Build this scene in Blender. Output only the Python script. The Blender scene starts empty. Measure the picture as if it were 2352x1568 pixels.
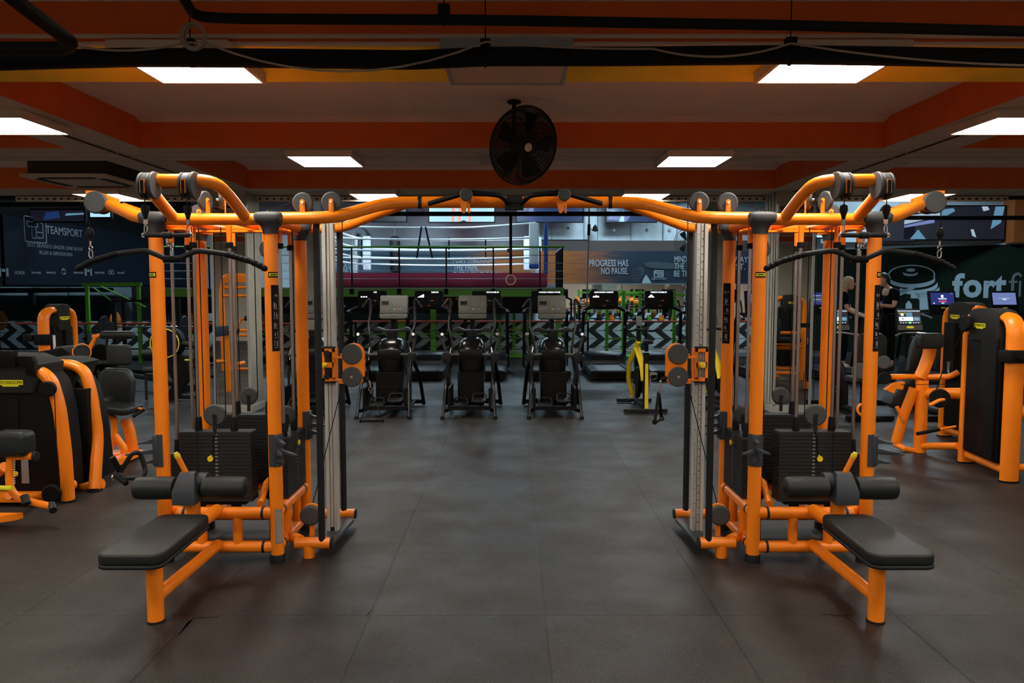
import bpy, math, random
import numpy as np
from mathutils import Vector, Matrix
random.seed(7)
C = bpy.context.scene.collection
PI = math.pi
R = math.radians
# ------------------------------------------------------------------ camera model
FPX, CAMZ, PITCH = 1725.0, 1.72, R(4.11)
CT, ST = math.cos(PITCH), math.sin(PITCH)
def W(px, py, Y):
    """world point seen at photo pixel (px,py) that lies at depth Y"""
    dx, dy = (px - 1176) / FPX, (784 - py) / FPX
    t = Y / (CT + dy * ST)
    return Vector((t * dx, Y, CAMZ + t * (-ST + dy * CT)))
def V(*a): return Vector(a)
# ------------------------------------------------------------------ materials
MATS = {}
def mat(name, col, rough=0.5, metal=0.0, spec=0.5, bump=0.0, bscale=200.0, var=0.0, vscale=3.0, emit=None, estr=1.0, coat=0.0):
    m = bpy.data.materials.new(name); m.use_nodes = True
    nt = m.node_tree; b = nt.nodes['Principled BSDF']
    b.inputs['Base Color'].default_value = (*col, 1)
    b.inputs['Roughness'].default_value = rough
    b.inputs['Metallic'].default_value = metal
    b.inputs['Specular IOR Level'].default_value = spec
    if coat: b.inputs['Coat Weight'].default_value = coat; b.inputs['Coat Roughness'].default_value = 0.15
    tc = nt.nodes.new('ShaderNodeTexCoord')
    if var:
        n = nt.nodes.new('ShaderNodeTexNoise'); n.inputs['Scale'].default_value = vscale; n.inputs['Detail'].default_value = 5
        nt.links.new(tc.outputs['Object'], n.inputs['Vector'])
        r = nt.nodes.new('ShaderNodeMapRange'); r.inputs[1].default_value = .3; r.inputs[2].default_value = .7
        r.inputs[3].default_value = 1 - var; r.inputs[4].default_value = 1 + var
        nt.links.new(n.outputs['Fac'], r.inputs[0])
        mx = nt.nodes.new('ShaderNodeVectorMath'); mx.operation = 'SCALE'; mx.inputs[0].default_value = col
        nt.links.new(r.outputs[0], mx.inputs['Scale']); nt.links.new(mx.outputs[0], b.inputs['Base Color'])
    if bump:
        n = nt.nodes.new('ShaderNodeTexNoise'); n.inputs['Scale'].default_value = bscale; n.inputs['Detail'].default_value = 2
        nt.links.new(tc.outputs['Object'], n.inputs['Vector'])
        bp = nt.nodes.new('ShaderNodeBump'); bp.inputs['Strength'].default_value = bump; bp.inputs['Distance'].default_value = .002
        nt.links.new(n.outputs['Fac'], bp.inputs['Height']); nt.links.new(bp.outputs[0], b.inputs['Normal'])
    if emit:
        b.inputs['Emission Color'].default_value = (*emit, 1); b.inputs['Emission Strength'].default_value = estr
    MATS[name] = m
    return m
orange = mat('orange_powder_coat', (1.0, .25, .007), .34, bump=.12, bscale=260, spec=.5)
greyp = mat('grey_plastic', (.048, .050, .052), .6, bump=.25, bscale=300)
darkp = mat('dark_plastic', (.010, .011, .0125), .5, spec=.3, bump=.2, bscale=300)
shroudm = mat('black_shroud', (.0042, .0036, .0032), .6, spec=.16, bump=.3, bscale=250)
capm = mat('charcoal_cap', (.022, .023, .021), .8, spec=.2, bump=.4, bscale=250)
blackm = mat('black_rubber', (.004, .004, .0045), .6, spec=.18)
padm = mat('black_upholstery', (.010, .0125, .0125), .48, spec=.38, bump=.35, bscale=420)
platem = mat('black_weight_plate', (.018, .019, .019), .5, spec=.3, bump=.2, bscale=200)
chrome = mat('chrome', (.62, .6, .6), .22, metal=1)
alu = mat('brushed_aluminium', (.56, .55, .51), .5, metal=.45)
steelrod = mat('steel_rod', (.42, .38, .37), .3, metal=.9)
bracket = mat('slate_bracket', (.032, .038, .048), .5, bump=.2)
yellow = mat('yellow_plastic', (.86, .62, .012), .45)
badgey = mat('badge_yellow', (.80, .74, .02), .5)
white = mat('white_print', (.75, .76, .76), .6)
greyl = mat('grey_label', (.24, .22, .21), .6)
cool_white = mat('pale_print', (.42, .52, .58), .6)
green = mat('green_paint', (.10, .36, .02), .45)
dgreen = mat('dark_green_board', (.0022, .0095, .0035), .7, spec=.15, var=.15)
maroon = mat('maroon_vinyl', (.23, .012, .045), .4)
ropew = mat('white_tape', (.74, .82, .86), .5, bump=.6, bscale=40)
padwhite = mat('white_pad', (.55, .62, .66), .45)
bluepad = mat('blue_pad', (.012, .06, .30), .45)
concrete = mat('beige_concrete', (.36, .33, .26), .85, var=.12, vscale=6, bump=.5, bscale=60)
plinthm = mat('pale_plinth', (.42, .42, .38), .7, var=.08)
mirrorm = mat('mirror_glass', (.80, .84, .84), .015, metal=1)
framem = mat('silver_frame', (.45, .49, .50), .4, metal=.4)
ceilm = mat('ceiling_paint', (.74, .62, .56), .9, var=.05, vscale=2, bump=.5, bscale=30)
soffm = mat('soffit_paint', (.52, .45, .38), .9, var=.08, vscale=4)
beamor = mat('dark_orange_paint', (.66, .115, .012), .7, var=.07, vscale=5)
beamye = mat('ochre_paint', (.78, .60, .006), .7, var=.06, vscale=3)
pipem = mat('pipe_insulation', (.005, .0055, .006), .8, spec=.2, bump=.4, bscale=40)
cablem = mat('beige_cable', (.32, .26, .21), .7)
galv = mat('galvanised_duct', (.50, .58, .62), .42, metal=.35, var=.12, vscale=5)
galvd = mat('duct_flange', (.30, .36, .39), .5, metal=.3)
wallc = mat('pale_blue_wall', (.52, .60, .64), .8, var=.06)
darkwall = mat('dark_wall', (.004, .0045, .005), .8, spec=.12, var=.2)
hallceil = mat('black_hall_ceiling', (.006, .006, .0065), .9, spec=.1)
brownm = mat('brown_board', (.045, .034, .030), .8)
terra = mat('orange_wall_paint', (.42, .12, .025), .7, var=.05)
redrail = mat('red_rail', (.42, .055, .02), .5)
yellowp = mat('yellow_bike_paint', (.85, .62, .01), .3, coat=.4)
acm = mat('ac_plastic', (.60, .50, .40), .6)
skin = mat('skin', (.52, .28, .19), .55)
blackcloth = mat('black_cloth', (.003, .003, .004), .9, spec=.1, bump=.5, bscale=90)
blond = mat('blond_hair', (.52, .40, .24), .6, bump=.8, bscale=120)
darkhair = mat('dark_hair', (.012, .009, .008), .5, bump=.8, bscale=120)
woodm = mat('light_wood', (.42, .26, .14), .5)
lime = mat('lime_paint', (.45, .58, .03), .45)
wallm = mat('maroon_wall', (.10, .045, .03), .85)
treadm = mat('treadmill_grey', (.007, .011, .015), .4, spec=.35)
consolem = mat('console_grey', (.085, .085, .075), .6, spec=.3)
redm = mat('red_button', (.45, .04, .05), .5)
grnm = mat('green_button', (.05, .35, .10), .5)
blum = mat('blue_button', (.06, .16, .40), .5)
bounce_wall = mat('bounce_wall_paint', (.60, .55, .48), .85)  # walls out of view, kept pale to bounce light onto the ceiling
mirrord = mat('dimmed_mirror', (.26, .29, .30), .02, metal=1)  # mirror glass darkened so its reflection looks dimmer
def emitm(name, col, s):
    m = mat(name, (.02, .02, .02), .3, emit=col, estr=s); return m
panel_on = emitm('light_panel', (1.0, .93, .82), 14)
panel_cool = emitm('cool_light_panel', (.62, .84, 1.0), 2)
panel_cool1 = emitm('mid_cool_panel', (.62, .84, 1.0), 11)
panel_cool2 = emitm('bright_cool_panel', (.62, .84, 1.0), 24)
panel_off = mat('unlit_diffuser', (.50, .42, .35), .7)
scr_white = emitm('screen_white', (.55, .70, .80), 1.0)
scr_blue = emitm('screen_blue', (.008, .012, .07), 1.0)
scr_blue2 = emitm('screen_slate', (.06, .08, .18), 1.0)
scr_cyan = emitm('screen_teal', (.05, .12, .18), .8)
scr_grey = emitm('screen_grey', (.20, .26, .32), .7)
scr_green = emitm('screen_green', (.1, .8, .2), 1.0)
scr_red = emitm('screen_red', (.8, .02, .12), 1.0)
scr_navy = emitm('screen_navy', (.004, .012, .045), 1.0)
scr_lblue = emitm('screen_pale_blue', (.18, .32, .42), 1.0)
scr_skin = emitm('screen_skin', (.40, .17, .12), 1.0)
scr_black = emitm('screen_black', (.003, .003, .006), 1.0)
led = emitm('led_text', (.9, .93, 1.0), .8)
ledr = emitm('led_red', (.6, .05, .02), 1.0)

def nodes_floor():
    m = bpy.data.materials.new('rubber_floor'); m.use_nodes = True
    nt = m.node_tree; b = nt.nodes['Principled BSDF']; N = nt.nodes; L = nt.links
    tc = N.new('ShaderNodeTexCoord')
    # fleck layer
    v = N.new('ShaderNodeTexVoronoi'); v.inputs['Scale'].default_value = 150; L.new(tc.outputs['Object'], v.inputs['Vector'])
    fl = N.new('ShaderNodeMapRange'); fl.inputs[1].default_value = .13; fl.inputs[2].default_value = .30; fl.inputs[3].default_value = 1; fl.inputs[4].default_value = 0
    L.new(v.outputs['Distance'], fl.inputs[0])
    sep = N.new('ShaderNodeSeparateColor'); L.new(v.outputs['Color'], sep.inputs[0])
    gt = N.new('ShaderNodeMath'); gt.operation = 'GREATER_THAN'; gt.inputs[1].default_value = .62; L.new(sep.outputs[0], gt.inputs[0])
    mm = N.new('ShaderNodeMath'); mm.operation = 'MULTIPLY'; L.new(fl.outputs[0], mm.inputs[0]); L.new(gt.outputs[0], mm.inputs[1])
    fc = N.new('ShaderNodeMixRGB'); fc.inputs[1].default_value = (.17, .155, .14, 1); fc.inputs[2].default_value = (.16, .065, .028, 1); L.new(sep.outputs[1], fc.inputs[0])
    # base with broad scuffs
    n1 = N.new('ShaderNodeTexNoise'); n1.inputs['Scale'].default_value = 1.1; n1.inputs['Detail'].default_value = 6; n1.inputs['Roughness'].default_value = .65
    L.new(tc.outputs['Object'], n1.inputs['Vector'])
    cr = N.new('ShaderNodeValToRGB'); cr.color_ramp.elements[0].position = .32; cr.color_ramp.elements[0].color = (.0105, .0080, .0066, 1)
    cr.color_ramp.elements[1].position = .72; cr.color_ramp.elements[1].color = (.025, .0218, .0195, 1)
    L.new(n1.outputs['Fac'], cr.inputs[0])
    mx = N.new('ShaderNodeMixRGB'); L.new(mm.outputs[0], mx.inputs[0]); L.new(cr.outputs[0], mx.inputs[1]); L.new(fc.outputs[0], mx.inputs[2])
    # per tile tint + seams
    mp = N.new('ShaderNodeMapping'); mp.inputs['Location'].default_value = (.747 + 50 * .92, .765 + 50 * .92, 0); L.new(tc.outputs['Object'], mp.inputs['Vector'])
    nz = N.new('ShaderNodeTexNoise'); nz.inputs['Scale'].default_value = 32; L.new(tc.outputs['Object'], nz.inputs['Vector'])
    sb = N.new('ShaderNodeVectorMath'); sb.operation = 'SUBTRACT'; sb.inputs[1].default_value = (.5, .5, .5); L.new(nz.outputs['Color'], sb.inputs[0])
    sc = N.new('ShaderNodeVectorMath'); sc.operation = 'SCALE'; sc.inputs['Scale'].default_value = .022; L.new(sb.outputs[0], sc.inputs[0])
    ad = N.new('ShaderNodeVectorMath'); ad.operation = 'ADD'; L.new(mp.outputs[0], ad.inputs[0]); L.new(sc.outputs[0], ad.inputs[1])
    dv = N.new('ShaderNodeVectorMath'); dv.operation = 'SCALE'; dv.inputs['Scale'].default_value = 1 / .92; L.new(ad.outputs[0], dv.inputs[0])
    fr = N.new('ShaderNodeVectorMath'); fr.operation = 'FRACTION'; L.new(dv.outputs[0], fr.inputs[0])
    sx = N.new('ShaderNodeSeparateXYZ'); L.new(fr.outputs[0], sx.inputs[0])
    def edge(o):
        a = N.new('ShaderNodeMath'); a.operation = 'SUBTRACT'; a.inputs[1].default_value = .5; L.new(o, a.inputs[0])
        c = N.new('ShaderNodeMath'); c.operation = 'ABSOLUTE'; L.new(a.outputs[0], c.inputs[0]); return c.outputs[0]
    mxx = N.new('ShaderNodeMath'); mxx.operation = 'MAXIMUM'; L.new(edge(sx.outputs[0]), mxx.inputs[0]); L.new(edge(sx.outputs[1]), mxx.inputs[1])
    se = N.new('ShaderNodeMapRange'); se.inputs[1].default_value = .4925; se.inputs[2].default_value = .4975; se.inputs[3].default_value = 1; se.inputs[4].default_value = .25
    L.new(mxx.outputs[0], se.inputs[0])
    fo = N.new('ShaderNodeVectorMath'); fo.operation = 'FLOOR'; L.new(dv.outputs[0], fo.inputs[0])
    wn = N.new('ShaderNodeTexWhiteNoise'); L.new(fo.outputs[0], wn.inputs['Vector'])
    tr = N.new('ShaderNodeMapRange'); tr.inputs[3].default_value = .82; tr.inputs[4].default_value = 1.2; L.new(wn.outputs['Value'], tr.inputs[0])
    mu = N.new('ShaderNodeMath'); mu.operation = 'MULTIPLY'; L.new(se.outputs[0], mu.inputs[0]); L.new(tr.outputs[0], mu.inputs[1])
    fin = N.new('ShaderNodeVectorMath'); fin.operation = 'SCALE'; L.new(mx.outputs[0], fin.inputs[0]); L.new(mu.outputs[0], fin.inputs['Scale'])
    L.new(fin.outputs[0], b.inputs['Base Color']); b.inputs['Specular IOR Level'].default_value = .42
    n3 = N.new('ShaderNodeTexNoise'); n3.inputs['Scale'].default_value = 2.3; n3.inputs['Detail'].default_value = 5; L.new(tc.outputs['Object'], n3.inputs['Vector'])
    rr = N.new('ShaderNodeMapRange'); rr.inputs[1].default_value = .3; rr.inputs[2].default_value = .7; rr.inputs[3].default_value = .48; rr.inputs[4].default_value = .66
    L.new(n3.outputs['Fac'], rr.inputs[0]); L.new(rr.outputs[0], b.inputs['Roughness'])
    n2 = N.new('ShaderNodeTexNoise'); n2.inputs['Scale'].default_value = 220; n2.inputs['Detail'].default_value = 3; L.new(tc.outputs['Object'], n2.inputs['Vector'])
    hs = N.new('ShaderNodeMath'); hs.operation = 'MULTIPLY_ADD'; hs.inputs[1].default_value = .35; L.new(n2.outputs['Fac'], hs.inputs[0]); L.new(se.outputs[0], hs.inputs[2])
    bp = N.new('ShaderNodeBump'); bp.inputs['Strength'].default_value = .5; bp.inputs['Distance'].default_value = .004; L.new(hs.outputs[0], bp.inputs['Height']); L.new(bp.outputs[0], b.inputs['Normal'])
    return m
floorm = nodes_floor()

def nodes_chevron(name, sgn=1, period=.42, slope=1.0, zc=.68):
    m = bpy.data.materials.new(name); m.use_nodes = True
    nt = m.node_tree; b = nt.nodes['Principled BSDF']; N = nt.nodes; L = nt.links
    tc = N.new('ShaderNodeTexCoord'); s = N.new('ShaderNodeSeparateXYZ'); L.new(tc.outputs['Object'], s.inputs[0])
    a = N.new('ShaderNodeMath'); a.operation = 'SUBTRACT'; a.inputs[1].default_value = zc; L.new(s.outputs[2], a.inputs[0])
    c = N.new('ShaderNodeMath'); c.operation = 'PINGPONG'; c.inputs[1].default_value = .22; L.new(a.outputs[0], c.inputs[0])
    d = N.new('ShaderNodeMath'); d.operation = 'MULTIPLY'; d.inputs[1].default_value = -slope * sgn; L.new(c.outputs[0], d.inputs[0])
    e = N.new('ShaderNodeMath'); e.operation = 'ADD'; L.new(s.outputs[0], e.inputs[0]); L.new(d.outputs[0], e.inputs[1])
    f = N.new('ShaderNodeMath'); f.operation = 'ADD'; f.inputs[1].default_value = 100 * period; L.new(e.outputs[0], f.inputs[0])
    g = N.new('ShaderNodeMath'); g.operation = 'DIVIDE'; g.inputs[1].default_value = period; L.new(f.outputs[0], g.inputs[0])
    h = N.new('ShaderNodeMath'); h.operation = 'FRACT'; L.new(g.outputs[0], h.inputs[0])
    k = N.new('ShaderNodeMath'); k.operation = 'GREATER_THAN'; k.inputs[1].default_value = .5; L.new(h.outputs[0], k.inputs[0])
    mx = N.new('ShaderNodeMixRGB'); mx.inputs[1].default_value = (.55, .63, .68, 1); mx.inputs[2].default_value = (.012, .014, .017, 1); L.new(k.outputs[0], mx.inputs[0])
    L.new(mx.outputs[0], b.inputs['Base Color']); b.inputs['Roughness'].default_value = .6
    return m
chevm = nodes_chevron('chevron_print', 1, .42, 1.25, .64 - .44 * 4)

def nodes_grad(name, x0, x1, c0, c1):
    """a banner print running from c0 to c1 along its own length, with streaks"""
    m = bpy.data.materials.new(name); m.use_nodes = True
    nt = m.node_tree; b = nt.nodes['Principled BSDF']; N = nt.nodes; L = nt.links
    tc = N.new('ShaderNodeTexCoord'); s = N.new('ShaderNodeSeparateXYZ'); L.new(tc.outputs['Object'], s.inputs[0])
    mp = N.new('ShaderNodeMapping'); mp.inputs['Scale'].default_value = (.8, .8, 14); L.new(tc.outputs['Object'], mp.inputs['Vector'])
    n = N.new('ShaderNodeTexNoise'); n.inputs['Scale'].default_value = 2; n.inputs['Detail'].default_value = 4; L.new(mp.outputs[0], n.inputs['Vector'])
    q = N.new('ShaderNodeMath'); q.operation = 'MULTIPLY_ADD'; q.inputs[1].default_value = (x1 - x0) * 1.2; L.new(n.outputs['Fac'], q.inputs[0]); L.new(s.outputs[0], q.inputs[2])
    r = N.new('ShaderNodeMapRange'); off = (x1 - x0) * .6; r.inputs[1].default_value = x0 + off; r.inputs[2].default_value = x1 + off; L.new(q.outputs[0], r.inputs[0])
    mx = N.new('ShaderNodeMixRGB'); mx.inputs[1].default_value = (*c0, 1); mx.inputs[2].default_value = (*c1, 1); L.new(r.outputs[0], mx.inputs[0])
    L.new(mx.outputs[0], b.inputs['Base Color']); b.inputs['Roughness'].default_value = .6
    return m
# ------------------------------------------------------------------ mesh builder
def basis(z, x=None):
    z = Vector(z).normalized()
    if x is None: x = Vector((1, 0, 0)) if abs(z.x) < .9 else Vector((0, 1, 0))
    x = Vector(x); x = (x - z * x.dot(z)).normalized(); y = z.cross(x)
    return Matrix((x, y, z)).transposed()
def fillet(pts, r, n=5):
    pts = [Vector(p) for p in pts]
    out = [pts[0]]
    for i in range(1, len(pts) - 1):
        a, b, c = pts[i - 1], pts[i], pts[i + 1]
        rr = r[i] if isinstance(r, (list, tuple)) else r
        d1, d2 = (a - b), (c - b); l = min(rr, d1.length * .49, d2.length * .49)
        if l < 1e-4: out.append(b); continue
        p, q = b + d1.normalized() * l, b + d2.normalized() * l
        for k in range(n + 1):
            t = k / n; out.append(p * (1 - t) ** 2 + b * 2 * t * (1 - t) + q * t * t)
    out.append(pts[-1]); return out
class MB:
    def __init__(s): s.v = []; s.f = []; s.m = []
    def add(s, vs, fs, mi=0):
        o = len(s.v); s.v += [tuple(v) for v in vs]; s.f += [tuple(i + o for i in f) for f in fs]; s.m += [mi] * len(fs); return s
    def box(s, c, d, rot=None, mi=0):
        c = Vector(c); vs = []
        for x in (-.5, .5):
            for y in (-.5, .5):
                for z in (-.5, .5):
                    p = Vector((x * d[0], y * d[1], z * d[2]))
                    if rot is not None: p = rot @ p
                    vs.append(c + p)
        return s.add(vs, [(0, 1, 3, 2), (4, 6, 7, 5), (0, 4, 5, 1), (2, 3, 7, 6), (0, 2, 6, 4), (1, 5, 7, 3)], mi)
    def rings(s, rs, closed_ends=True, mi=0):
        n = len(rs[0]); vs = [p for r in rs for p in r]; fs = []
        for i in range(len(rs) - 1):
            for j in range(n):
                k = (j + 1) % n; fs.append((i * n + j, i * n + k, (i + 1) * n + k, (i + 1) * n + j))
        if closed_ends: fs.append(tuple(range(n - 1, -1, -1))); fs.append(tuple((len(rs) - 1) * n + j for j in range(n)))
        return s.add(vs, fs, mi)
    def tube(s, pts, r, n=14, fr=0, caps=True, sy=1.0, up=None, mi=0):
        pts = [Vector(p) for p in pts]
        if fr: pts = fillet(pts, fr)
        m = len(pts); T = []
        for i in range(m):
            a = pts[max(i - 1, 0)]; b = pts[min(i + 1, m - 1)]
            if 0 < i < m - 1: t = (pts[i] - a).normalized() + (b - pts[i]).normalized()
            else: t = b - a
            T.append(t.normalized() if t.length > 1e-9 else Vector((0, 0, 1)))
        if up is not None: nx = Vector(up)
        else: nx = Vector((0, 0, 1)) if abs(T[0].z) < .9 else Vector((1, 0, 0))
        rs = []
        for i in range(m):
            nx = (nx - T[i] * nx.dot(T[i]))
            nx = nx.normalized() if nx.length > 1e-6 else basis(T[i]).col[0]
            ny = T[i].cross(nx)
            rr = r[i] if isinstance(r, (list, tuple)) and len(r) == m else (r if not isinstance(r, (list, tuple)) else r[0] + (r[-1] - r[0]) * i / (m - 1))
            rs.append([pts[i] + nx * rr * math.cos(a) + ny * rr * sy * math.sin(a) for a in [2 * PI * k / n for k in range(n)]])
        return s.rings(rs, caps, mi)
    def cyl(s, a, b, r, r2=None, n=20, mi=0):
        return s.tube([a, b], [r, r if r2 is None else r2], n=n, mi=mi)
    def lathe(s, prof, c=(0, 0, 0), axis=(0, 0, 1), n=24, mi=0):
        B = basis(axis); c = Vector(c)
        rs = [[c + B @ Vector((max(r, 1e-4) * math.cos(a), max(r, 1e-4) * math.sin(a), z)) for a in [2 * PI * k / n for k in range(n)]] for r, z in prof]
        return s.rings(rs, True, mi)
    def disc(s, c, axis, r, t, n=32, mi=0):
        """a disc with eased rims, centred at c"""
        b = min(t * .3, r * .15)
        return s.lathe([(r - b, -t / 2), (r, -t / 2 + b), (r, t / 2 - b), (r - b, t / 2)], c, axis, n, mi)
    def torus(s, c, axis, r, q, n=32, k=8, a0=0, a1=2 * PI, mi=0):
        B = basis(axis); c = Vector(c); full = abs(a1 - a0 - 2 * PI) < 1e-6
        pts = [c + B @ Vector((r * math.cos(a0 + (a1 - a0) * i / n), r * math.sin(a0 + (a1 - a0) * i / n), 0)) for i in range(n + 1)]
        if not full: return s.tube(pts, q, n=k, mi=mi)
        rs = []
        for i in range(n):
            a = 2 * PI * i / n; d = B @ Vector((math.cos(a), math.sin(a), 0)); z = B @ Vector((0, 0, 1))
            rs.append([c + d * (r + q * math.cos(t)) + z * q * math.sin(t) for t in [2 * PI * j / k for j in range(k)]])
        vs = [p for q_ in rs for p in q_]; fs = [(i * k + j, ((i + 1) % n) * k + j, ((i + 1) % n) * k + (j + 1) % k, i * k + (j + 1) % k) for i in range(n) for j in range(k)]
        return s.add(vs, fs, mi)
    def sph(s, c, r, n=16, m=10, mi=0):
        if not isinstance(r, (tuple, list)): r = (r, r, r)
        c = Vector(c); rs = []
        for i in range(m + 1):
            a = PI * i / m; q = max(math.sin(a), 1e-3)
            rs.append([c + Vector((r[0] * q * math.cos(b), r[1] * q * math.sin(b), -r[2] * math.cos(a))) for b in [2 * PI * k / n for k in range(n)]])
        return s.rings(rs, True, mi)
    def pad(s, outline, h, b, M=None, c=(0, 0, 0), mi=0, crown=0.0):
        """cushion / moulded block: 2-D outline (x,y) ccw, thickness h, edge rounding b"""
        o = [Vector((p[0], p[1])) for p in outline]; n = len(o)
        cen = sum(o, Vector((0, 0))) / n
        def inset(d):
            res = []
            for i in range(n):
                a, p, q = o[i - 1], o[i], o[(i + 1) % n]
                e1 = (p - a); e2 = (q - p)
                nn = Vector((-e1.y, e1.x)).normalized() + Vector((-e2.y, e2.x)).normalized()
                nn = nn.normalized() if nn.length > 1e-6 else Vector((0, 0))
                res.append(p + nn * d)
            return res
        M = M if M is not None else Matrix.Identity(3); c = Vector(c); rs = []
        lv = []
        for k in range(4): a = PI / 2 * k / 3; lv.append((b * (1 - math.sin(a)), b * (1 - math.cos(a))))
        lay = lv + [(d, h - z) for d, z in reversed(lv)]
        for d, z in lay:
            rs.append([c + M @ Vector((p.x, p.y, z)) for p in inset(d)])
        if crown:
            ins = inset(b); rs.append([c + M @ Vector((cen.x + (p.x - cen.x) * .6, cen.y + (p.y - cen.y) * .6, h + crown)) for p in ins])
        return s.rings(rs, True, mi)
    def prism(s, outline, c0, M, h, mi=0):
        c0 = Vector(c0); rs = [[c0 + M @ Vector((p[0], p[1], z)) for p in outline] for z in (0, h)]
        return s.rings(rs, True, mi)
    def shell(s, c, r, a0, a1, z0, z1, n=10, t=.002, mi=0):
        rs = []
        for i in range(n + 1):
            a = a0 + (a1 - a0) * i / n; d = Vector((math.cos(a), math.sin(a), 0)); c_ = Vector((c[0], c[1], 0))
            rs.append([c_ + d * r + Vector((0, 0, z0)), c_ + d * (r + t) + Vector((0, 0, z0)), c_ + d * (r + t) + Vector((0, 0, z1)), c_ + d * r + Vector((0, 0, z1))])
        return s.rings(rs, True, mi)
OFF = {}
MIRX = .02
def rrect(w, h, r, n=4, taper=0):
    """rounded rectangle outline ccw, centred; taper narrows the -y end"""
    pts = []
    for cx, cy, a0 in ((w / 2 - r, h / 2 - r, 0), (-w / 2 + r, h / 2 - r, 90), (-w / 2 + r, -h / 2 + r, 180), (w / 2 - r, -h / 2 + r, 270)):
        for k in range(n + 1):
            a = R(a0 + 90 * k / n); x, y = cx + r * math.cos(a), cy + r * math.sin(a)
            pts.append((x * (1 - taper * (0.5 - y / h)), y))
    return pts
def tagit(o, label=None, cat=None, group=None, kind=None):
    if label: o['label'] = label
    if cat: o['category'] = cat
    if group: o['group'] = group
    if kind: o['kind'] = kind
    return o
def thing(name, label, cat, loc=(0, 0, 0), rz=0, group=None, kind=None):
    o = bpy.data.objects.new(name, None); C.objects.link(o); o.empty_display_size = .1
    o.location = loc; o.rotation_euler = (0, 0, rz); OFF[o.name] = Vector(loc)
    return tagit(o, label, cat, group, kind)
def mk(name, mb, mats, parent=None, local=False, mir=False, label=None, cat=None, group=None, kind=None, sharp=38, origin=None):
    """one mesh object out of a builder. Coordinates are world ones unless local"""
    me = bpy.data.meshes.new(name)
    vs = np.array(mb.v, dtype=float); fs = mb.f
    if mir: vs[:, 0] = 2 * MIRX - vs[:, 0]; fs = [tuple(reversed(f)) for f in fs]
    o = bpy.data.objects.new(name, me); C.objects.link(o)
    off = Vector((0, 0, 0))
    if parent is not None:
        o.parent = parent; off = OFF.get(parent.name, Vector((0, 0, 0)))
        if local: off = Vector((0, 0, 0))
        OFF[o.name] = off
    elif not local:
        if origin is None:
            lo, hi = vs.min(0), vs.max(0); origin = ((lo[0] + hi[0]) / 2, (lo[1] + hi[1]) / 2, lo[2])
        off = Vector(origin)
        if kind == 'structure': off = Vector((0, 0, 0))
        o.location = off; OFF[o.name] = off
    vs = vs - np.array(off)
    me.from_pydata([tuple(v) for v in vs], [], fs)
    if not isinstance(mats, (list, tuple)): mats = [mats]
    for m_ in mats: me.materials.append(m_)
    me.polygons.foreach_set('material_index', mb.m)
    me.polygons.foreach_set('use_smooth', [True] * len(fs))
    me.update(); me.validate()
    try: me.set_sharp_from_angle(angle=R(sharp))
    except Exception: pass
    return tagit(o, label, cat, group, kind)
def copy_tree(o, parent=None):
    c = o.copy(); C.objects.link(c)
    if parent is not None: c.parent = parent
    for ch in list(o.children): copy_tree(ch, c)
    return c
def textmb(body, size, M, c, align='CENTER', sx=1.0, ext=.002, off=0.0, mb=None, mi=0, space=1.0):
    """text as geometry: local x along M.col0, y along M.col1, normal M.col2"""
    cu = bpy.data.curves.new('t', 'FONT'); cu.body = body; cu.size = size; cu.align_x = align; cu.align_y = 'CENTER'
    cu.extrude = ext; cu.offset = off; cu.space_line = .9; cu.space_character = space; cu.resolution_u = 3
    o = bpy.data.objects.new('t', cu); C.objects.link(o)
    dg = bpy.context.evaluated_depsgraph_get(); me = bpy.data.meshes.new_from_object(o.evaluated_get(dg))
    vs = [Vector(c) + M @ Vector((v.co.x * sx, v.co.y, v.co.z)) for v in me.vertices]
    fs = [tuple(p.vertices) for p in me.polygons]
    bpy.data.objects.remove(o); bpy.data.curves.remove(cu); bpy.data.meshes.remove(me)
    mb = mb or MB(); mb.add(vs, fs, mi); return mb
FRONT = Matrix(((1, 0, 0), (0, 0, -1), (0, 1, 0)))   # x right, y up, normal toward the camera (-Y)
def face(ang):
    """upright plane whose normal is -Y turned by ang about z"""
    return Matrix.Rotation(ang, 3, 'Z') @ FRONT
def badge(parent, c, M, w=.09, mir=False, name='badge'):
    """yellow maker's badge with black lettering"""
    h = w * .27
    o = [(-.5 * w, -.25 * h), (-.34 * w, -.25 * h), (-.3 * w, -.5 * h), (.3 * w, -.5 * h), (.34 * w, -.25 * h), (.5 * w, -.25 * h), (.5 * w, .5 * h), (-.5 * w, .5 * h)]
    b = mk(name, MB().prism(o, c, M, .003), badgey, parent, label='yellow maker badge')
    mk('lettering', textmb('TECHNOGYM', h * .62, M, Vector(c) + M @ Vector((0, .1 * h, .004)), sx=w * .9 / (h * .62 * 6.1), ext=.0006), shroudm, b)
    return b

# ================================================================== SETTING
XL, XR, YB, YF = -10.8, 12.5, -3.6, 25.5
mk('floor', MB().box((1, 10, -.05), (26, 33, .1)), floorm, kind='structure', label='dark speckled rubber tile floor with interlocking seams')
ZS, ZC = 3.02, 3.293
mk('ceiling', MB().box((1, 2.4, ZC + .05), (26, 16.8, .1)), ceilm, kind='structure', label='greyish plaster ceiling of the low front room')
def beam(name, x0, x1, y0, y1, bottom, label, zs=ZS):
    m = MB().box(((x0 + x1) / 2, (y0 + y1) / 2, (zs + ZC) / 2), (x1 - x0, y1 - y0, ZC - zs))
    m.m = [0, 0, 0, 0, 1, 0]
    return mk(name, m, [beamor, bottom], kind='structure', label=label)
crossY = [(-1.7, -1.0), (1.24, 1.94), (4.17, 4.87), (7.14, 7.84), (10.02, 10.8)]
xs = [(-10.9, -4.17), (-3.47, 3.47), (4.17, 12.6)]
k = 1
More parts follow.
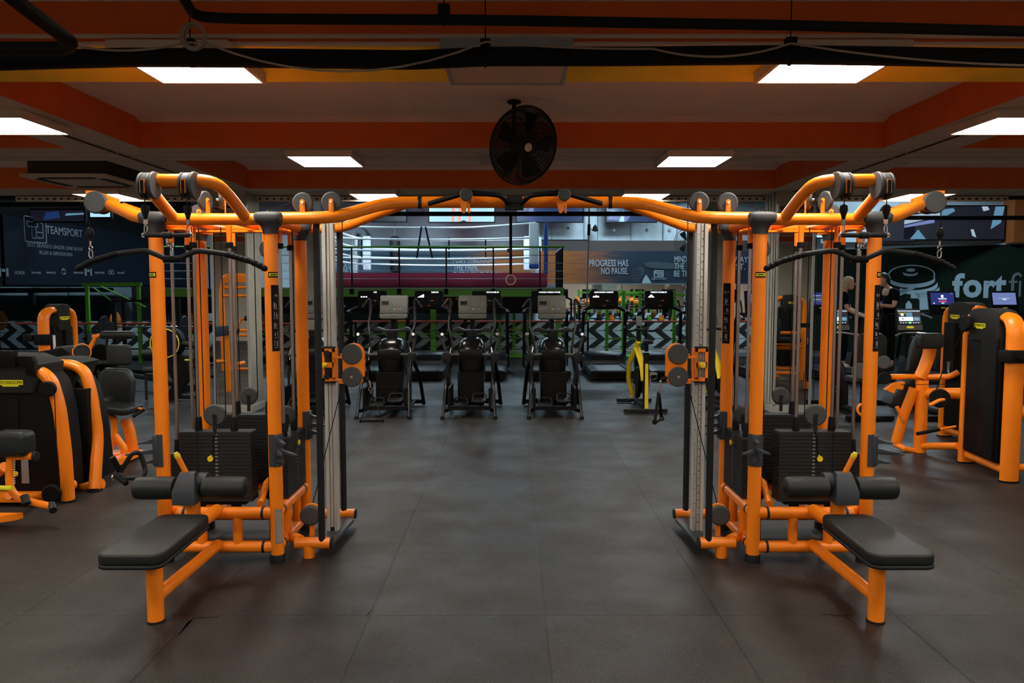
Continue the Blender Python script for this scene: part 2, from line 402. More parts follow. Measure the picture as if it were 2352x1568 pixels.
for i, (a, b) in enumerate(crossY):
    beam('trim_%d' % k, XL, XR, a, b, beamye if i == 2 else soffm, 'painted cross beam, %s' % ('ochre underside, nearest in view' if i == 2 else 'second from the camera' if i == 3 else 'farthest one of the low ceiling' if i == 4 else 'behind the camera')); k += 1
for x0, x1 in ((-4.17, -3.47), (3.47, 4.17), (-10.8, -10.3), (10.9, 11.6)):
    ys = [-3.6] + [v for p in crossY for v in p] + [10.8]
    m = MB()
    for j in range(0, len(ys) - 1, 2):
        m.box(((x0 + x1) / 2, (ys[j] + ys[j + 1]) / 2, (ZS + ZC) / 2), (x1 - x0, ys[j + 1] - ys[j], ZC - ZS))
    m.m = [0, 0, 0, 0, 1, 0] * (len(m.m) // 6)
    mk('trim_%d' % k, m, [beamor, soffm], kind='structure', label='orange sided ceiling beam running away from the camera'); k += 1
# cove strips at the far side of the coffers
for a, b in ((1.94, 4.17), (4.87, 7.14), (7.84, 10.02)):
    mk('trim_%d' % k, MB().prism([(0, 0), (.12, 0), (.12, -.035)], (-3.47, b - .12, ZC), Matrix(((0, 0, 1), (1, 0, 0), (0, 1, 0))), 6.94), ceilm, kind='structure', label='sloped plaster edge of a ceiling recess'); k += 1
# upstand closing the low ceiling towards the high hall, perforated tray under it
mk('trim_%d' % k, MB().box((1, 10.95, 3.9), (26, .3, 1.8)), hallceil, kind='structure', label='dark upstand above the last beam'); k += 1
mk('trim_%d' % k, MB().box((1, 18.3, 4.85), (26, 15, .1)), hallceil, kind='structure', label='black ceiling of the high hall'); k += 1
for nm, c, d in (('wall_left', (XL - .05, 18.3, 2.4), (.1, 14.9, 4.9)), ('wall_left', (XL - .05, 3.6, 2.4), (.1, 14.4, 4.9)), ('wall_right', (XR + .05, 18.3, 2.4), (.1, 14.9, 4.9)), ('wall_right', (XR + .05, 3.6, 2.4), (.1, 14.4, 4.9)), ('wall_front', (1, YB - .05, 2.4), (24, .1, 4.9))):
    mk(nm, MB().box(c, d), bounce_wall if c[1] < 5 else darkwall if nm == 'wall_left' else wallm, kind='structure', label='plain %s' % nm.replace('_', ' '))  # unseen front parts are pale to bounce light up to the ceiling
mk('wall_back', MB().box((1, YF + .05, 2.4), (24, .1, 4.9)), wallc, kind='structure', label='pale blue grey wall at the far end of the hall')

# ------------------------------------------------------------------ ceiling lights
def light(x, y, z, label, m=panel_on, w=.6, group='ceiling light panels', ht=.06, name='ceiling_light'):
    t = thing(name, label, 'ceiling light', (x, y, z), group=group)
    f = MB(); h = w / 2 + .018
    f.box((x, y - h + .01, z + ht / 2), (2 * h, .02, ht)); f.box((x, y + h - .01, z + ht / 2), (2 * h, .02, ht))
    f.box((x - h + .01, y, z + ht / 2), (.02, 2 * h - .04, ht)); f.box((x + h - .01, y, z + ht / 2), (.02, 2 * h - .04, ht))
    f.box((x, y, z + ht - .005), (2 * h - .04, 2 * h - .04, .01))
    mk('frame', f, acm if m is not panel_off else galvd, t)
    mk('diffuser', MB().box((x, y, z + .008), (2 * h - .042, 2 * h - .042, .006)), m, t, label='glowing square diffuser' if m is not panel_off else 'unlit square diffuser')
    return t
ZP = 2.957
light(-1.815, 4.36, ZP, 'large lit ceiling panel above the left cable tower, nearest on the left')
light(1.79, 4.36, ZP, 'large lit ceiling panel above the right cable tower, nearest on the right')
light(-.03, 4.36, ZP, 'unlit ceiling panel with grey frame between the two nearest lit panels', panel_off, .66)
light(-1.835, 7.54, ZP, 'lit ceiling panel left of the ceiling fan, second row')
light(1.79, 7.54, ZP, 'lit ceiling panel right of the ceiling fan, second row')
light(-.1, 7.6, ZP + .02, 'small unlit ceiling panel beside the ceiling fan', panel_off, .4)
light(-1.86, 10.4, ZP, 'far lit ceiling panel above the left curve of the crossover bar')
light(1.80, 10.4, ZP, 'far lit ceiling panel above the right curve of the crossover bar')
light(-3.90, 5.9, ZP, 'lit ceiling panel cut off by the left edge of the picture')
light(3.86, 5.9, ZP, 'lit ceiling panel cut off by the right edge of the picture')
light(-5.55, 10.4, ZP, 'far lit ceiling panel behind the high pulley arm on the left')
light(5.60, 10.4, ZP, 'far lit ceiling panel behind the high pulley arm on the right')
for x, y in ((-1.82, 1.3), (1.79, 1.3), (-3.9, 2.7), (3.86, 2.7), (-1.82, -1.6), (1.79, -1.6), (-5.6, -1.6), (5.6, -1.6), (-5.4, 1.3), (5.4, 1.3), (-7.6, 5.9), (8.6, 5.9), (-9.2, 2.7), (10.2, 2.7), (-9.2, 9.0), (10.2, 9.0)):  # all unseen; the outermost panels are added to light the pale walls
    light(x, y, ZP, 'unseen lit ceiling panel outside the picture', group='lit ceiling panels outside the picture')
for x, y, m_ in ((-7, 13, panel_cool), (-1.0, 13, panel_cool), (7.4, 13, panel_cool), (-8.6, 17.4, panel_cool1), (-4.5, 17.8, panel_cool1), (-1.0, 17.8, panel_cool1), (3.5, 17.8, panel_cool1), (-6.5, 21.8, panel_cool2), (-3.2, 21.8, panel_cool2), (0, 21.8, panel_cool2), (3, 21.8, panel_cool2), (6, 21.8, panel_cool2), (8.5, 15.6, panel_cool2)):  # all unseen; row before the ring and far-left lamp added to brighten ropes, chevrons
    light(x, y, 4.45, 'unseen cool white lamp high under the black hall ceiling', m_, .9, name='hall_lamp', group='cool lamps of the high hall')

# ================================================================== CABLE TOWERS
P1, P2, P3, P4 = (-2.175, 4.62), (-1.475, 4.62), (-2.175, 5.27), (-1.475, 5.27)
def station(right):
    mir = right; sx = -1 if right else 1
    mx = (lambda x: 2 * MIRX - x) if right else (lambda x: x)
    side = 'right' if right else 'left'
    t = thing('cable_tower', 'orange four-post cable tower with weight stacks and bench, %s one of the two' % side, 'cable machine', (mx(-1.83), 4.94, 0), group='orange cable towers')
    def p(name, mb, m, parent=t, **k): return mk(name, mb, m, parent, mir=mir, **k)
    # posts
    for i, (x, y) in enumerate((P1, P2, P3, P4)):
        po = p('post', MB().cyl((x, y, .03), (x, y, 2.1), .0415, n=28), orange)
        p('foot_cap', MB().lathe([(.047, 0), (.047, .045), (.044, .052)], (x, y, 0), n=28), darkp, po, label='black rubber foot')
        b = MB(); prof = [(2.045, .045, .045, 2), (2.07, .048, .048, 2), (2.092, .056, .054, 2.4), (2.108, .070, .060, 3), (2.118, .087, .068, 4), (2.155, .089, .070, 5), (2.172, .078, .062, 5), (2.178, .055, .045, 3)]
        rs = []
        for z, hx, hy, e in prof:
            rs.append([Vector((x + hx * abs(math.cos(a)) ** (2 / e) * (1 if math.cos(a) > 0 else -1), y + hy * abs(math.sin(a)) ** (2 / e) * (1 if math.sin(a) > 0 else -1), z)) for a in [2 * PI * k / 32 for k in range(32)]])
        b.rings(rs); p('post_cap', b, greyp, po, label='grey moulded cap', sharp=50)
    # top frame
    b = MB(); b.tube([P1 + (2.135,), P2 + (2.135,)], .036, n=20); p('top_beam', b, orange)
    b = MB(); b.tube([P3 + (2.13,), P4 + (2.13,)], .034, n=20); p('top_beam', b, orange)
    for a, c in ((P1, P3), (P2, P4)):
        p('top_beam', MB().tube([a + (2.13,), c + (2.13,)], .030, n=16), orange)
    b = MB(); b.tube([(-1.99, 4.62, 2.125), (-1.99, 5.27, 2.12)], .022, n=12); b.tube([(-1.7, 4.62, 2.125), (-1.7, 5.27, 2.12)], .022, n=12)
    b.box((-1.84, 4.95, 2.085), (.5, .09, .012)); b.box((-2.1, 4.95, 2.085), (.1, .5, .012)); b.box((-1.52, 4.95, 2.085), (.1, .5, .012))
    p('cross_member', b, orange)
    # crossover arm reaching to the middle
    b = MB(); b.tube([(-1.475, 4.62, 2.14), (-1.08, 4.62, 2.145), (-.80, 4.87, 2.262), (-.60, 4.93, 2.272)], .038, n=20, fr=.12)
    b.tube([(-1.475, 5.27, 2.13), (-1.19, 5.27, 2.13), (-.86, 5.0, 2.215), (-.70, 4.95, 2.262)], .033, n=18, fr=[0, .1, .06, 0])
    p('crossover_arm', b, orange)
    # high arm on the outer side with its pulley
    b = MB(); b.tube([(-2.175, 4.62, 2.145), (-2.30, 4.65, 2.15), (-2.56, 4.84, 2.245)], .037, n=20, fr=.08)
    b.tube([(-2.175, 5.27, 2.13), (-2.30, 5.24, 2.14), (-2.56, 4.98, 2.245)], .033, n=18, fr=.08)
    arm = p('pulley_arm', b, orange)
    c = V(-2.66, 4.87, 2.262)
    b = MB(); fk = [(-.075, -.04), (-.02, -.058), (.12, -.035), (.12, .03), (-.02, .078), (-.078, .078)]; b.pad(fk, .012, .004, FRONT, c + V(0, .015, 0)); b.pad(fk, .012, .004, FRONT, c + V(0, .05, 0))
    p('pulley_fork', b, orange, arm)
    b = MB(); b.disc(c + V(0, -.02, 0), (.12, -1, 0), .072, .03); b.disc(c + V(0, .06, 0), (0, -1, 0), .068, .03)
    p('pulley', b, greyp, arm)
    b = MB(); b.cyl(c + V(-.066, .02, 0), (-2.726, 4.89, 2.09), .0035, n=6); p('cable', b, blackm, arm)
    b = MB(); b.lathe([(.006, .05), (.016, .045), (.024, .02), (.022, 0), (.012, -.015), (.012, -.035)], (-2.726, 4.89, 2.055), n=16); p('cable_stop', b, blackm, arm)
    b = MB(); b.torus((-2.726, 4.89, 1.975), (.3, 1, 0), .014, .0035, n=16, k=6); b.cyl((-2.726, 4.89, 1.99), (-2.726, 4.89, 2.02), .006, n=8)
    b.tube([(-2.726, 4.89, 1.965), (-2.738, 4.89, 1.95), (-2.738, 4.89, 1.92), (-2.726, 4.89, 1.908), (-2.714, 4.89, 1.92), (-2.714, 4.89, 1.95), (-2.726, 4.89, 1.965)], .004, n=6, fr=.006)
    p('carabiner', b, chrome, arm)
    # arch of the pulldown
    b = MB(); b.tube([(-1.62, 4.62, 2.14), (-1.63, 4.40, 2.24), (-1.64, 4.19, 2.31), (-2.02, 4.19, 2.31), (-2.05, 4.40, 2.225), (-2.06, 4.62, 2.14)], .034, n=20, fr=[0, .05, .17, .06, .05, 0])
    arch = p('arch', b, orange)
    for x in (-1.985, -1.765):
        cc = V(x, 4.15, 2.275)
        h = MB()
        h.disc(cc, (1, 0, 0), .068, .052, n=32); h.disc(cc + V(.033, 0, 0), (1, 0, 0), .075, .016, n=36); h.disc(cc + V(-.030, 0, 0), (1, 0, 0), .070, .012, n=36)
        h.box(cc + V(0, .035, .035), (.056, .08, .06)); h.tube([cc + V(-.04, .04, .035), cc + V(.04, .04, .035)], .041, n=20)
        hp = p('pulley_housing', h, greyp)
        h = MB(); h.box(cc + V(-.002, -.066, -.012), (.026, .008, .074)); p('slot_trim', h, orange, hp)
        h = MB(); h.box(cc + V(-.002, -.069, -.016), (.017, .008, .072)); h.disc(cc + V(-.002, -.02, -.012), (1, 0, 0), .056, .012); p('pulley_wheel', h, blackm, hp)
    # pulleys on the front beam
    for (x, y, z, ax, r) in ((-1.872, 4.63, 2.245, (1, -.35, 0), .062), (-1.775, 4.64, 2.255, (1, .25, 0), .058), (-1.275, 4.63, 2.235, (.08, -1, 0), .063), (-1.10, 4.63, 2.24, (.08, -1, 0), .062), (-2.09, 5.05, 2.22, (.6, -1, 0), .05), (-1.66, 5.2, 2.2, (1, -.4, 0), .05), (-1.60, 4.98, 1.97, (.2, -1, 0), .062)):
        A = Vector(ax).normalized(); cc = V(x, y, z)
        q = p('pulley', MB().disc(cc, A, r, .024, n=28), greyp)
        if z > 2.05:
            b = MB(); dz = z - 2.15; sd = -1 if abs(A.y) > .9 else 1
            B = Matrix((A.cross(V(0, 0, 1)), V(0, 0, 1), A)).transposed()
            b.pad([(-.016, -dz), (.016, -dz), (.014, .012), (0, .02), (-.014, .012)], .006, .001, B, cc + A * .017 * (1 if A.y < 0 or A.x > 0 else -1)); p('pulley_bracket', b, orange, q)
            b = MB(); b.cyl(cc - A * .03, cc + A * .03, .007, n=10); p('axle', b, chrome, q)
    b = MB(); b.tube([(-1.275, 4.63, 2.298), (-1.19, 4.63, 2.306), (-1.10, 4.63, 2.30)], .0035, n=6, fr=.04)
    b.tube([(-1.34, 4.63, 2.235), (-1.5, 4.7, 2.20), (-1.6, 4.9, 2.02)], .0035, n=6)
    p('cable', b, blackm)
    # ---- weight stacks
    def stack(x0, x1, y0, y1, z0, z1, rods, npl, face_dir, top=0):
        s = MB(); pitch = (z1 - z0) / npl
        for i in range(npl):
            s.box(((x0 + x1) / 2, (y0 + y1) / 2, z0 + pitch * (i + .46)), (x1 - x0, y1 - y0, pitch * .86))
            s.box(((x0 + x1) / 2, (y0 + y1) / 2, z0 + pitch * (i + .96)), (x1 - x0 - .012, y1 - y0 - .012, pitch * .16))
        so = p('weight_stack', s, platem)
        b = MB()
        for (x, y) in rods: b.cyl((x, y, z0 - .1), (x, y, z0), .032, n=16)
        b.box(((x0 + x1) / 2, (y0 + y1) / 2, z0 - .012), ((x1 - x0) * .8, (y1 - y0) * .8, .02)); p('stack_buffer', b, blackm, so)
        for (x, y) in rods:
            r_ = p('guide_rod', MB().cyl((x, y, z1 - .02), (x, y, 2.02), .0105, n=12), steelrod)
            p('rod_collar', MB().lathe([(.02, 0), (.024, .004), (.02, .085), (.018, .09)], (x, y, z1), n=16), blackm, r_)
            b = MB(); b.cyl((x, y, 2.0), (x, y, 2.11), .0175, n=14); p('rod_socket', b, orange, r_)
            b = MB(); b.lathe([(.020, 0), (.023, .003), (.023, .032), (.019, .036)], (x, y, 1.97), n=16); p('rod_sleeve', b, blackm, r_)
        return so
    s1 = stack(-2.125, -1.665, 4.73, 4.85, .35, .80, ((-2.02, 4.79), (-1.79, 4.79)), 19, 0)
    s2 = stack(-2.25, -2.135, 4.80, 5.22, .35, .64, ((-2.19, 4.86), (-2.19, 5.10)), 12, 1)
    s3 = stack(-1.575, -1.455, 4.80, 5.22, .35, .74, ((-1.505, 4.90), (-1.505, 5.13)), 17, 2)
    s4 = stack(-2.06, -1.62, 5.20, 5.32, .37, .83, ((-1.94, 5.26), (-1.72, 5.26)), 19, 3)
    # selector marks and pins
    b = MB()
    for i in range(17): b.box((-1.886, 4.728, .785 - i * .0237), (.017, .002, .009))
    p('weight_numbers', b, greyl, s1, label='column of small pale weight marks')
    b = MB(); b.disc((-1.92, 4.715, .632), (0, -1, 0), .019, .012, n=20); b.box((-1.913, 4.712, .652), (.006, .006, .02)); p('selector_pin', b, yellow, s1, label='yellow selector pin')
    b = MB(); b.tube([(-1.885, 4.722, .81), (-1.905, 4.722, .75), (-1.898, 4.716, .70), (-1.913, 4.712, .66)], .004, n=6); p('pin_cord', b, blackm, s1)
    b = MB()
    for i in range(15): b.box((-1.453, 5.02, .725 - i * .0229), (.002, .017, .009))
    p('weight_numbers', b, greyl, s3, label='column of small pale weight marks')
    b = MB(); b.disc((-1.435, 5.0, .68), (1, 0, 0), .019, .01, n=20); b.cyl((-1.47, 5.0, .68), (-1.435, 5.0, .68), .006, n=8); p('selector_pin', b, yellow, s3, label='yellow selector pin')
    # pulleys above the stacks
    for (x, y, z, r, so) in ((-1.905, 4.79, .905, .070, s1), (-1.85, 5.26, .96, .062, s4), (-1.508, 5.0, .87, .062, s3)):
        q = p('stack_pulley', MB().disc((x, y - .02, z), (.1, -1, 0), r, .03, n=32), greyp)
        b = MB(); b.box((x + .005, y - .042, z - .05), (.022, .006, .11)); b.cyl((x, y - .05, z), (x, y - .036, z), .009, n=10); p('pulley_strap', b, darkp, q)
        b = MB(); b.cyl((x - r, y - .02, z), (x - r, y - .02, 2.1), .0035, n=6); b.cyl((x + r, y - .02, z), (x + r, y - .02, 2.1), .0035, n=6); p('cable', b, blackm, q)
    b = MB(); b.cyl((-1.995, 4.7, .32), (-2.0, 4.72, 2.1), .003, n=6); b.cyl((-1.53, 4.66, .1), (-1.545, 4.72, 2.1), .004, n=6); b.cyl((-1.54, 4.68, .1), (-1.56, 4.76, 2.1), .003, n=6)
    b.cyl((-1.99, 5.0, .5), (-1.97, 5.0, 2.1), .003, n=6); p('cable', b, blackm)
    # ---- base frame
    b = MB(); b.tube([(-2.09, 4.62, .312), (-1.50, 4.62, .312)], .037, n=20); b.tube([(-2.19, 4.90, .315), (-2.12, 4.66, .312), (-2.07, 4.62, .312)], .034, n=18); base = p('base_rail', b, orange)
    p('rail_gasket', MB().cyl((-2.055, 4.62, .312), (-2.04, 4.62, .312), .040, n=20).cyl((-1.565, 4.62, .312), (-1.55, 4.62, .312), .040, n=20), darkp, base)
    b = MB(); b.tube([(-2.16, 4.62, .096), (-1.49, 4.62, .096)], .036, n=20); base2 = p('base_rail', b, orange)
    p('rail_gasket', MB().cyl((-1.565, 4.62, .096), (-1.55, 4.62, .096), .039, n=20), darkp, base2)
    for x in (-1.945, -1.722): p('base_stub', MB().cyl((x, 4.62, .10), (x, 4.62, .30), .029, n=18), orange)
    for x in (-2.175, -1.475):
        for z in (.312, .096):
            q = p('base_rail', MB().tube([(x, 4.64, z), (x, 5.25, z)], .035, n=18), orange)
            p('rail_gasket', MB().cyl((x, 4.69, z), (x, 4.705, z), .038, n=18).cyl((x, 5.17, z), (x, 5.185, z), .038, n=18), darkp, q)
        for y in (4.83, 5.05): p('base_stub', MB().cyl((x, y, .10), (x, y, .30), .028, n=16), orange)
    for z in (.312, .096): p('base_rail', MB().tube([(-2.16, 5.27, z), (-1.49, 5.27, z)], .034, n=16), orange)
    b = MB(); b.tube([(-2.0, 4.62, .20), (-2.0, 5.27, .20)], .02, n=12); b.tube([(-1.6, 5.22, .47), (-1.66, 5.0, .40), (-1.62, 4.75, .33)], .024, n=12); p('cross_member', b, orange)
    b = MB(); b.disc((-1.62, 5.0, .33), (.8, -1, 0), .05, .025); p('low_pulley', b, blackm)
    # ---- bench
    b = MB(); b.tube([(-1.84, 4.60, .335), (-1.84, 3.72, .345)], .038, n=20)
    b.tube([(-1.84, 4.60, .115), (-1.84, 3.77, .125)], .034, n=20); bt = p('bench_rail', b, orange)
    p('bench_leg', MB().cyl((-1.84, 3.77, .006), (-1.84, 3.77, .36), .0405, n=26), orange)
    p('leg_foot', MB().lathe([(.046, 0), (.046, .008), (.042, .01)], (-1.84, 3.77, 0), n=26), darkp)
    cs = V(-1.835, 3.82, .395)
    ol = rrect(.32, .66, .06, 6, .0)
    ol = [(x * (1.0 - .10 * (y + .32) / .64), y) for x, y in ol]
    s_ = p('seat', MB().pad(ol, .056, .014, None, cs, crown=.003), padm, label='black padded bench seat', sharp=60)
    p('seat_shell', MB().pad([(x * 1.01, y * 1.005) for x, y in ol], .022, .009, None, cs - V(0, 0, .020)), darkp, s_)
    p('seat_bracket', MB().rings([[cs + V(sx_ * w, sy_ * l, z) for sx_, sy_ in ((1, 1), (-1, 1), (-1, -1), (1, -1))] for z, w, l in ((-.078, .045, .10), (-.05, .085, .22), (-.02, .12, .285))]), shroudm, s_)
    # thigh pads
    pr = p('pad_post', MB().tube([(-1.845, 4.27, .32), (-1.845, 4.265, .56)], .040, n=24), orange)
    c = V(-1.848, 4.235, .575); ax = V(1, .03, .0).normalized()
    for s_, r_, L_ in ((-1, .064, .235), (1, .062, .25)):
        a = c + ax * s_ * .075; e = c + ax * s_ * (.075 + L_)
        q = p('thigh_pad', MB().lathe([(.040, 0), (r_ - .014, .001), (r_ - .004, .008), (r_, .028), (r_ + .002, L_ * .5), (r_, L_ - .03), (r_ - .004, L_ - .010), (r_ - .015, L_ - .001), (.038, L_)], a, e - a, n=36), padm, label='black foam roller')
        p('pad_end_cap', MB().lathe([(.034, 0), (.034, .004), (.02, .010), (0, .012)], e, e - a, n=24), darkp, q)
    b = MB(); pts = [(-.085, -.078), (.06, -.07), (.07, .02), (.045, .075), (-.005, .098), (-.035, .09), (-.092, -.002)]
    M = Matrix(((0, 0, 1), (1, 0, 0), (0, 1, 0)))
    b.rings([[c + V(sx_ * w_ * (1.0 - .35 * max(0, z_) / .1), y_, z_) for y_, z_ in pts] for sx_, w_ in ((-1, .064), (1, .064))]); b.tube([c + V(.02, .035, .025), c + V(.095, .035, .025)], .055, n=24); q = p('pad_clamp', b, bracket, pr, label='slate grey clamp between the rollers')
    b = MB(); b.cyl(c + V(-.005, .0, .06), c + V(-.05, -.03, .19), .0150, n=16); le = p('adjust_lever', b, orange)
    p('lever_tip', MB().lathe([(.0165, 0), (.0165, .018), (.012, .020), (.012, .030), (0, .032)], c + V(-.048, -.0287, .184), V(-.045, -.03, .13), n=16), yellow, le, label='yellow tip')
    # ---- adjustable column
    X = -1.213
    b = MB(); b.tube([(-1.385, 4.70, .092), (-1.16, 4.70, .092)], .036, n=22); b.cyl((-1.30, 4.70, 0.0), (-1.30, 4.70, .08), .036, n=20)
    b.tube([(-1.455, 4.80, .10), (-1.40, 4.76, .105), (-1.36, 4.73, .10)], .032, n=16, fr=.03)
    bf = p('column_foot', b, orange); b = MB()
    b.tube([(-1.40, 5.32, .092), (-1.135, 5.32, .092)], .034, n=22); b.cyl((-1.29, 5.32, 0.0), (-1.29, 5.32, .08), .034, n=20); b.tube([(-1.46, 5.27, .10), (-1.38, 5.32, .095)], .032, n=14)
    bf2 = p('column_foot', b, orange)
    p('foot_end_cap', MB().cyl((-1.16, 4.70, .092), (-1.150, 4.70, .092), .037, n=22), darkp, bf)
    p('foot_end_cap', MB().cyl((-1.135, 5.32, .092), (-1.125, 5.32, .092), .035, n=22), darkp, bf2)
    b = MB(); b.pad([(-.085, -.30), (.05, -.30), (.085, .22), (.05, .30), (-.05, .30)], .025, .006, None, (X + .005, 5.02, .055)); p('base_plate', b, bracket, label='dark grey base plate')
    for y, zt in ((4.69, 2.125), (5.32, 2.12)):
        p('guard_tube', MB().cyl((X, y, .10), (X, y, zt), .0215, n=18), darkp, label='dark grey vertical tube')
    b = MB()
    b.box((X - .026, 5.0, 1.11), (.022, .06, 2.06)); b.box((X + .026, 5.0, 1.11), (.022, .06, 2.06)); b.box((X, 5.01, 1.11), (.034, .045, 2.06)); b.box((X, 4.984, 1.11), (.012, .012, 2.06))
    col = p('column', b, alu, label='brushed aluminium upright', sharp=20)
    b = MB(); xo = X + (.027 if right else .027)
    if right:
        for i in range(40): b.box((X + .028, 4.9685, .12 + i * .05), (.010 if i % 2 else .005, .002, .003))
        for i in range(40): b.cyl((X - .002, 4.9775, .14 + i * .05), (X - .002, 4.975, .14 + i * .05), .004, n=8)
        p('height_scale', b, shroudm, col, label='row of black scale marks and holes')
    else:
        b.box((X, 4.975, .09), (.03, .004, .03)); p('end_clip', b, darkp, col)
    zc = 1.21
    b = MB()
    b.box((X + .002, 4.945, zc + .097), (.085, .02, .022)); b.box((X + .002, 4.945, zc - .097), (.085, .02, .022)); b.box((X + .036, 4.945, zc), (.020, .02, .215)); b.box((X - .034, 4.945, zc), (.020, .02, .215)); b.box((X, 4.945, zc), (.07, .02, .035))
    b.box((X + .036, 4.99, zc), (.012, .09, .21)); b.box((X - .041, 4.99, zc), (.012, .09, .21))
    car = p('carriage', b, orange)
    b = MB(); b.box((X, 4.95, zc + .115), (.09, .03, .012)); b.box((X, 4.95, zc - .115), (.09, .03, .012))
    if not right:
        for z in (.055, -.055): b.cyl((X - .008, 4.93, zc + z + (.02 if z > 0 else -.02)), (X - .008, 4.955, zc + z + (.02 if z > 0 else -.02)), .022, n=16); b.box((X + .002, 4.945, zc + z * .55), (.045, .015, .05))
    p('carriage_slider', b, darkp, car)
    if right: b = MB().lathe([(.02, 0), (.021, .03), (.016, .036), (0, .038)], (X + .002, 4.935, zc + .0), (-.1, -1, 0), n=18)
    else: b = MB().lathe([(.013, 0), (.017, .02), (.018, .06), (.012, .066)], (X - .01, 4.935, zc + .005), (-1, -.6, -.35), n=18)
    p('pop_pin', b, yellow, car, label='yellow locking knob')
    b = MB(); b.box((X + .075, 4.94, zc + .05), (.09, .03, .012)); b.box((X + .105, 4.94, zc + .064), (.05, .03, .018)); b.box((X + .075, 4.94, zc - .10), (.09, .03, .012)); b.box((X + .115, 4.94, zc - .115), (.09, .04, .014))
    pc = V(X + .165, 4.93, zc)
    b.pad(rrect(.142, .285, .07, 6), .006, .002, FRONT, pc + V(0.004, .018, .002)); b.pad(rrect(.142, .285, .07, 6), .006, .002, FRONT, pc + V(0.004, -.006, .002))
    q = p('pulley_block', b, orange)
    p('pulley', MB().disc(pc + V(-.003, -.02, .074), (0, -1, 0), .067, .018, n=36), greyp, q)
    p('pulley', MB().disc(pc + V(-.005, -.02, -.076), (0, -1, 0), .067, .018, n=36), greyp, q)
    p('pulley_bolt', MB().cyl(pc + V(-.005, -.034, -.076), pc + V(-.005, -.028, -.076), .009, n=12), chrome, q)
    b = MB(); a = pc + V(.06, .0, -.075); b.lathe([(.010, 0), (.015, .012), (.016, .035), (.010, .05)], a, (1, 0, -.75), n=16); p('cable_stop', b, blackm, q)
    b = MB(); c2 = a + V(.045, 0, -.035); b.sph(c2, .009, 10, 8); b.tube([c2, c2 + V(.006, 0, -.02), c2 + V(.006, 0, -.04)], .006, n=8); b.torus(c2 + V(.007, 0, -.05), (0, 1, 0), .012, .003, n=16, k=6); b.torus(c2 + V(.008, 0, -.073), (1, .3, 0), .012, .003, n=16, k=6)
    p('carabiner', b, chrome, q)
    b = MB(); b.cyl(pc + V(-.065, .0, .07), (X + .1, 4.97, 2.19), .003, n=6); b.tube([pc + V(-.06, .01, -.07), (X - .12, 4.9, .25)], .003, n=6); p('cable', b, blackm)
    # pulley low at the column
    p('low_pulley', MB().disc((-1.33, 4.86, .222), (.15, -1, 0), .067, .035, n=36), greyp)
    p('low_pulley_rim', MB().disc((-1.326, 4.888, .226), (.15, -1, 0), .069, .012, n=36), orange)
    b = MB(); b.box((-1.33, 4.9, .13), (.03, .02, .12)); p('pulley_bracket', b, orange)
    # ---- accessory holders
    def holder(x, y, z, d, horns):
        d = Vector(d).normalized(); s = d.cross(V(0, 0, 1)); B = Matrix((s, V(0, 0, 1), d)).transposed()
        b = MB(); a = math.atan2(d.y, d.x); b.shell((x, y), .0415, a - 1.25, a + 1.25, z - .10, z + .10, n=12, t=.007)
        b.pad(rrect(.05, .196, .012, 3), .018, .004, B, V(x, y, z) + d * .038)
        for hz, dv in horns:
            o = V(x, y, z + hz) + d * .05; D = Vector(dv)
            n_ = D.normalized(); w = n_.cross(V(0, 0, 1)).normalized()
            rs = [[o + D * t_ + w * sa * ww + V(0, 0, 1) * sb * hh for sa, sb in ((1, 1), (-1, 1), (-1, -1), (1, -1))] for t_, ww, hh in ((0, .010, .017), (.55, .012, .008), (1, .005, .005))]
            b.rings(rs)
        q = p('accessory_holder', b, bracket, label='dark plastic holder with hooked prongs')
        b = MB(); w = s * .03
        for hz in (-.085, .085): b.cyl(V(x, y, z + hz) + d * .046 + w * .3, V(x, y, z + hz) + d * .062 + w * .3, .004, n=8)
        p('screw', b, chrome, q)
    if right:
        holder(P1[0], P1[1], .715, (-1, -.9, 0), ((.06, (-.09, -.02, -.015)), (-.005, (-.15, -.05, -.01)), (.0, (-.11, -.08, .0)), (-.065, (-.08, -.02, -.01))))
        holder(P2[0], P2[1], .715, (.25, -1, 0), ((.06, (.01, -.07, 0)), (0, (.10, -.07, -.005)), (0.005, (-.05, -.11, .0)), (-.055, (.03, -.06, -.005))))
    else:
        holder(P1[0], P1[1], .715, (-1, -.9, 0), ((.06, (-.09, -.02, -.015)), (-.005, (-.15, -.06, -.01)), (-.065, (-.06, -.02, -.01))))
        holder(P2[0], P2[1], .715, (.75, -1, 0), ((.06, (.06, -.05, -.01)), (0, (.13, -.06, -.015)), (-.01, (.05, -.10, .0)), (-.055, (.05, -.05, -.005))))
    holder(P4[0], P4[1], .75, (1, -.25, 0), ((.06, (.10, -.02, -.01)), (0.0, (.16, -.03, .0)), (-.05, (.10, -.02, -.01))))
    # ---- instruction strips and badges
    def strip(x, y, a0, a1, z0, z1, n, name='instruction_placard'):
        b = MB(); b.shell((x, y), .0418, R(a0), R(a1), z0, z1, n=8, t=.0015); q = p(name, b, shroudm, label='black instruction strip with small white figures')
        b = MB(); am = R((a0 + a1) / 2); aw = R(abs(a1 - a0)) * .28
        for i in range(n):
            zc_ = z1 - .05 - (z1 - z0 - .05) * (i + .2) / n
            hh = .022 if i else .01
            rr = random.Random(i + (5 if right else 0))
            for k_ in range(4):
                aa = am + aw * rr.uniform(-.8, .8); b.shell((x, y), .0436, aa - .05, aa + .05, zc_ - hh * rr.uniform(.4, 1), zc_ + hh * rr.uniform(.1, 1), n=2, t=.0005)
            if i: b.shell((x, y), .0436, am - aw, am + aw, zc_ - hh - .004, zc_ - hh - .001, n=3, t=.0005)
        p('figures', b, greyl, q)
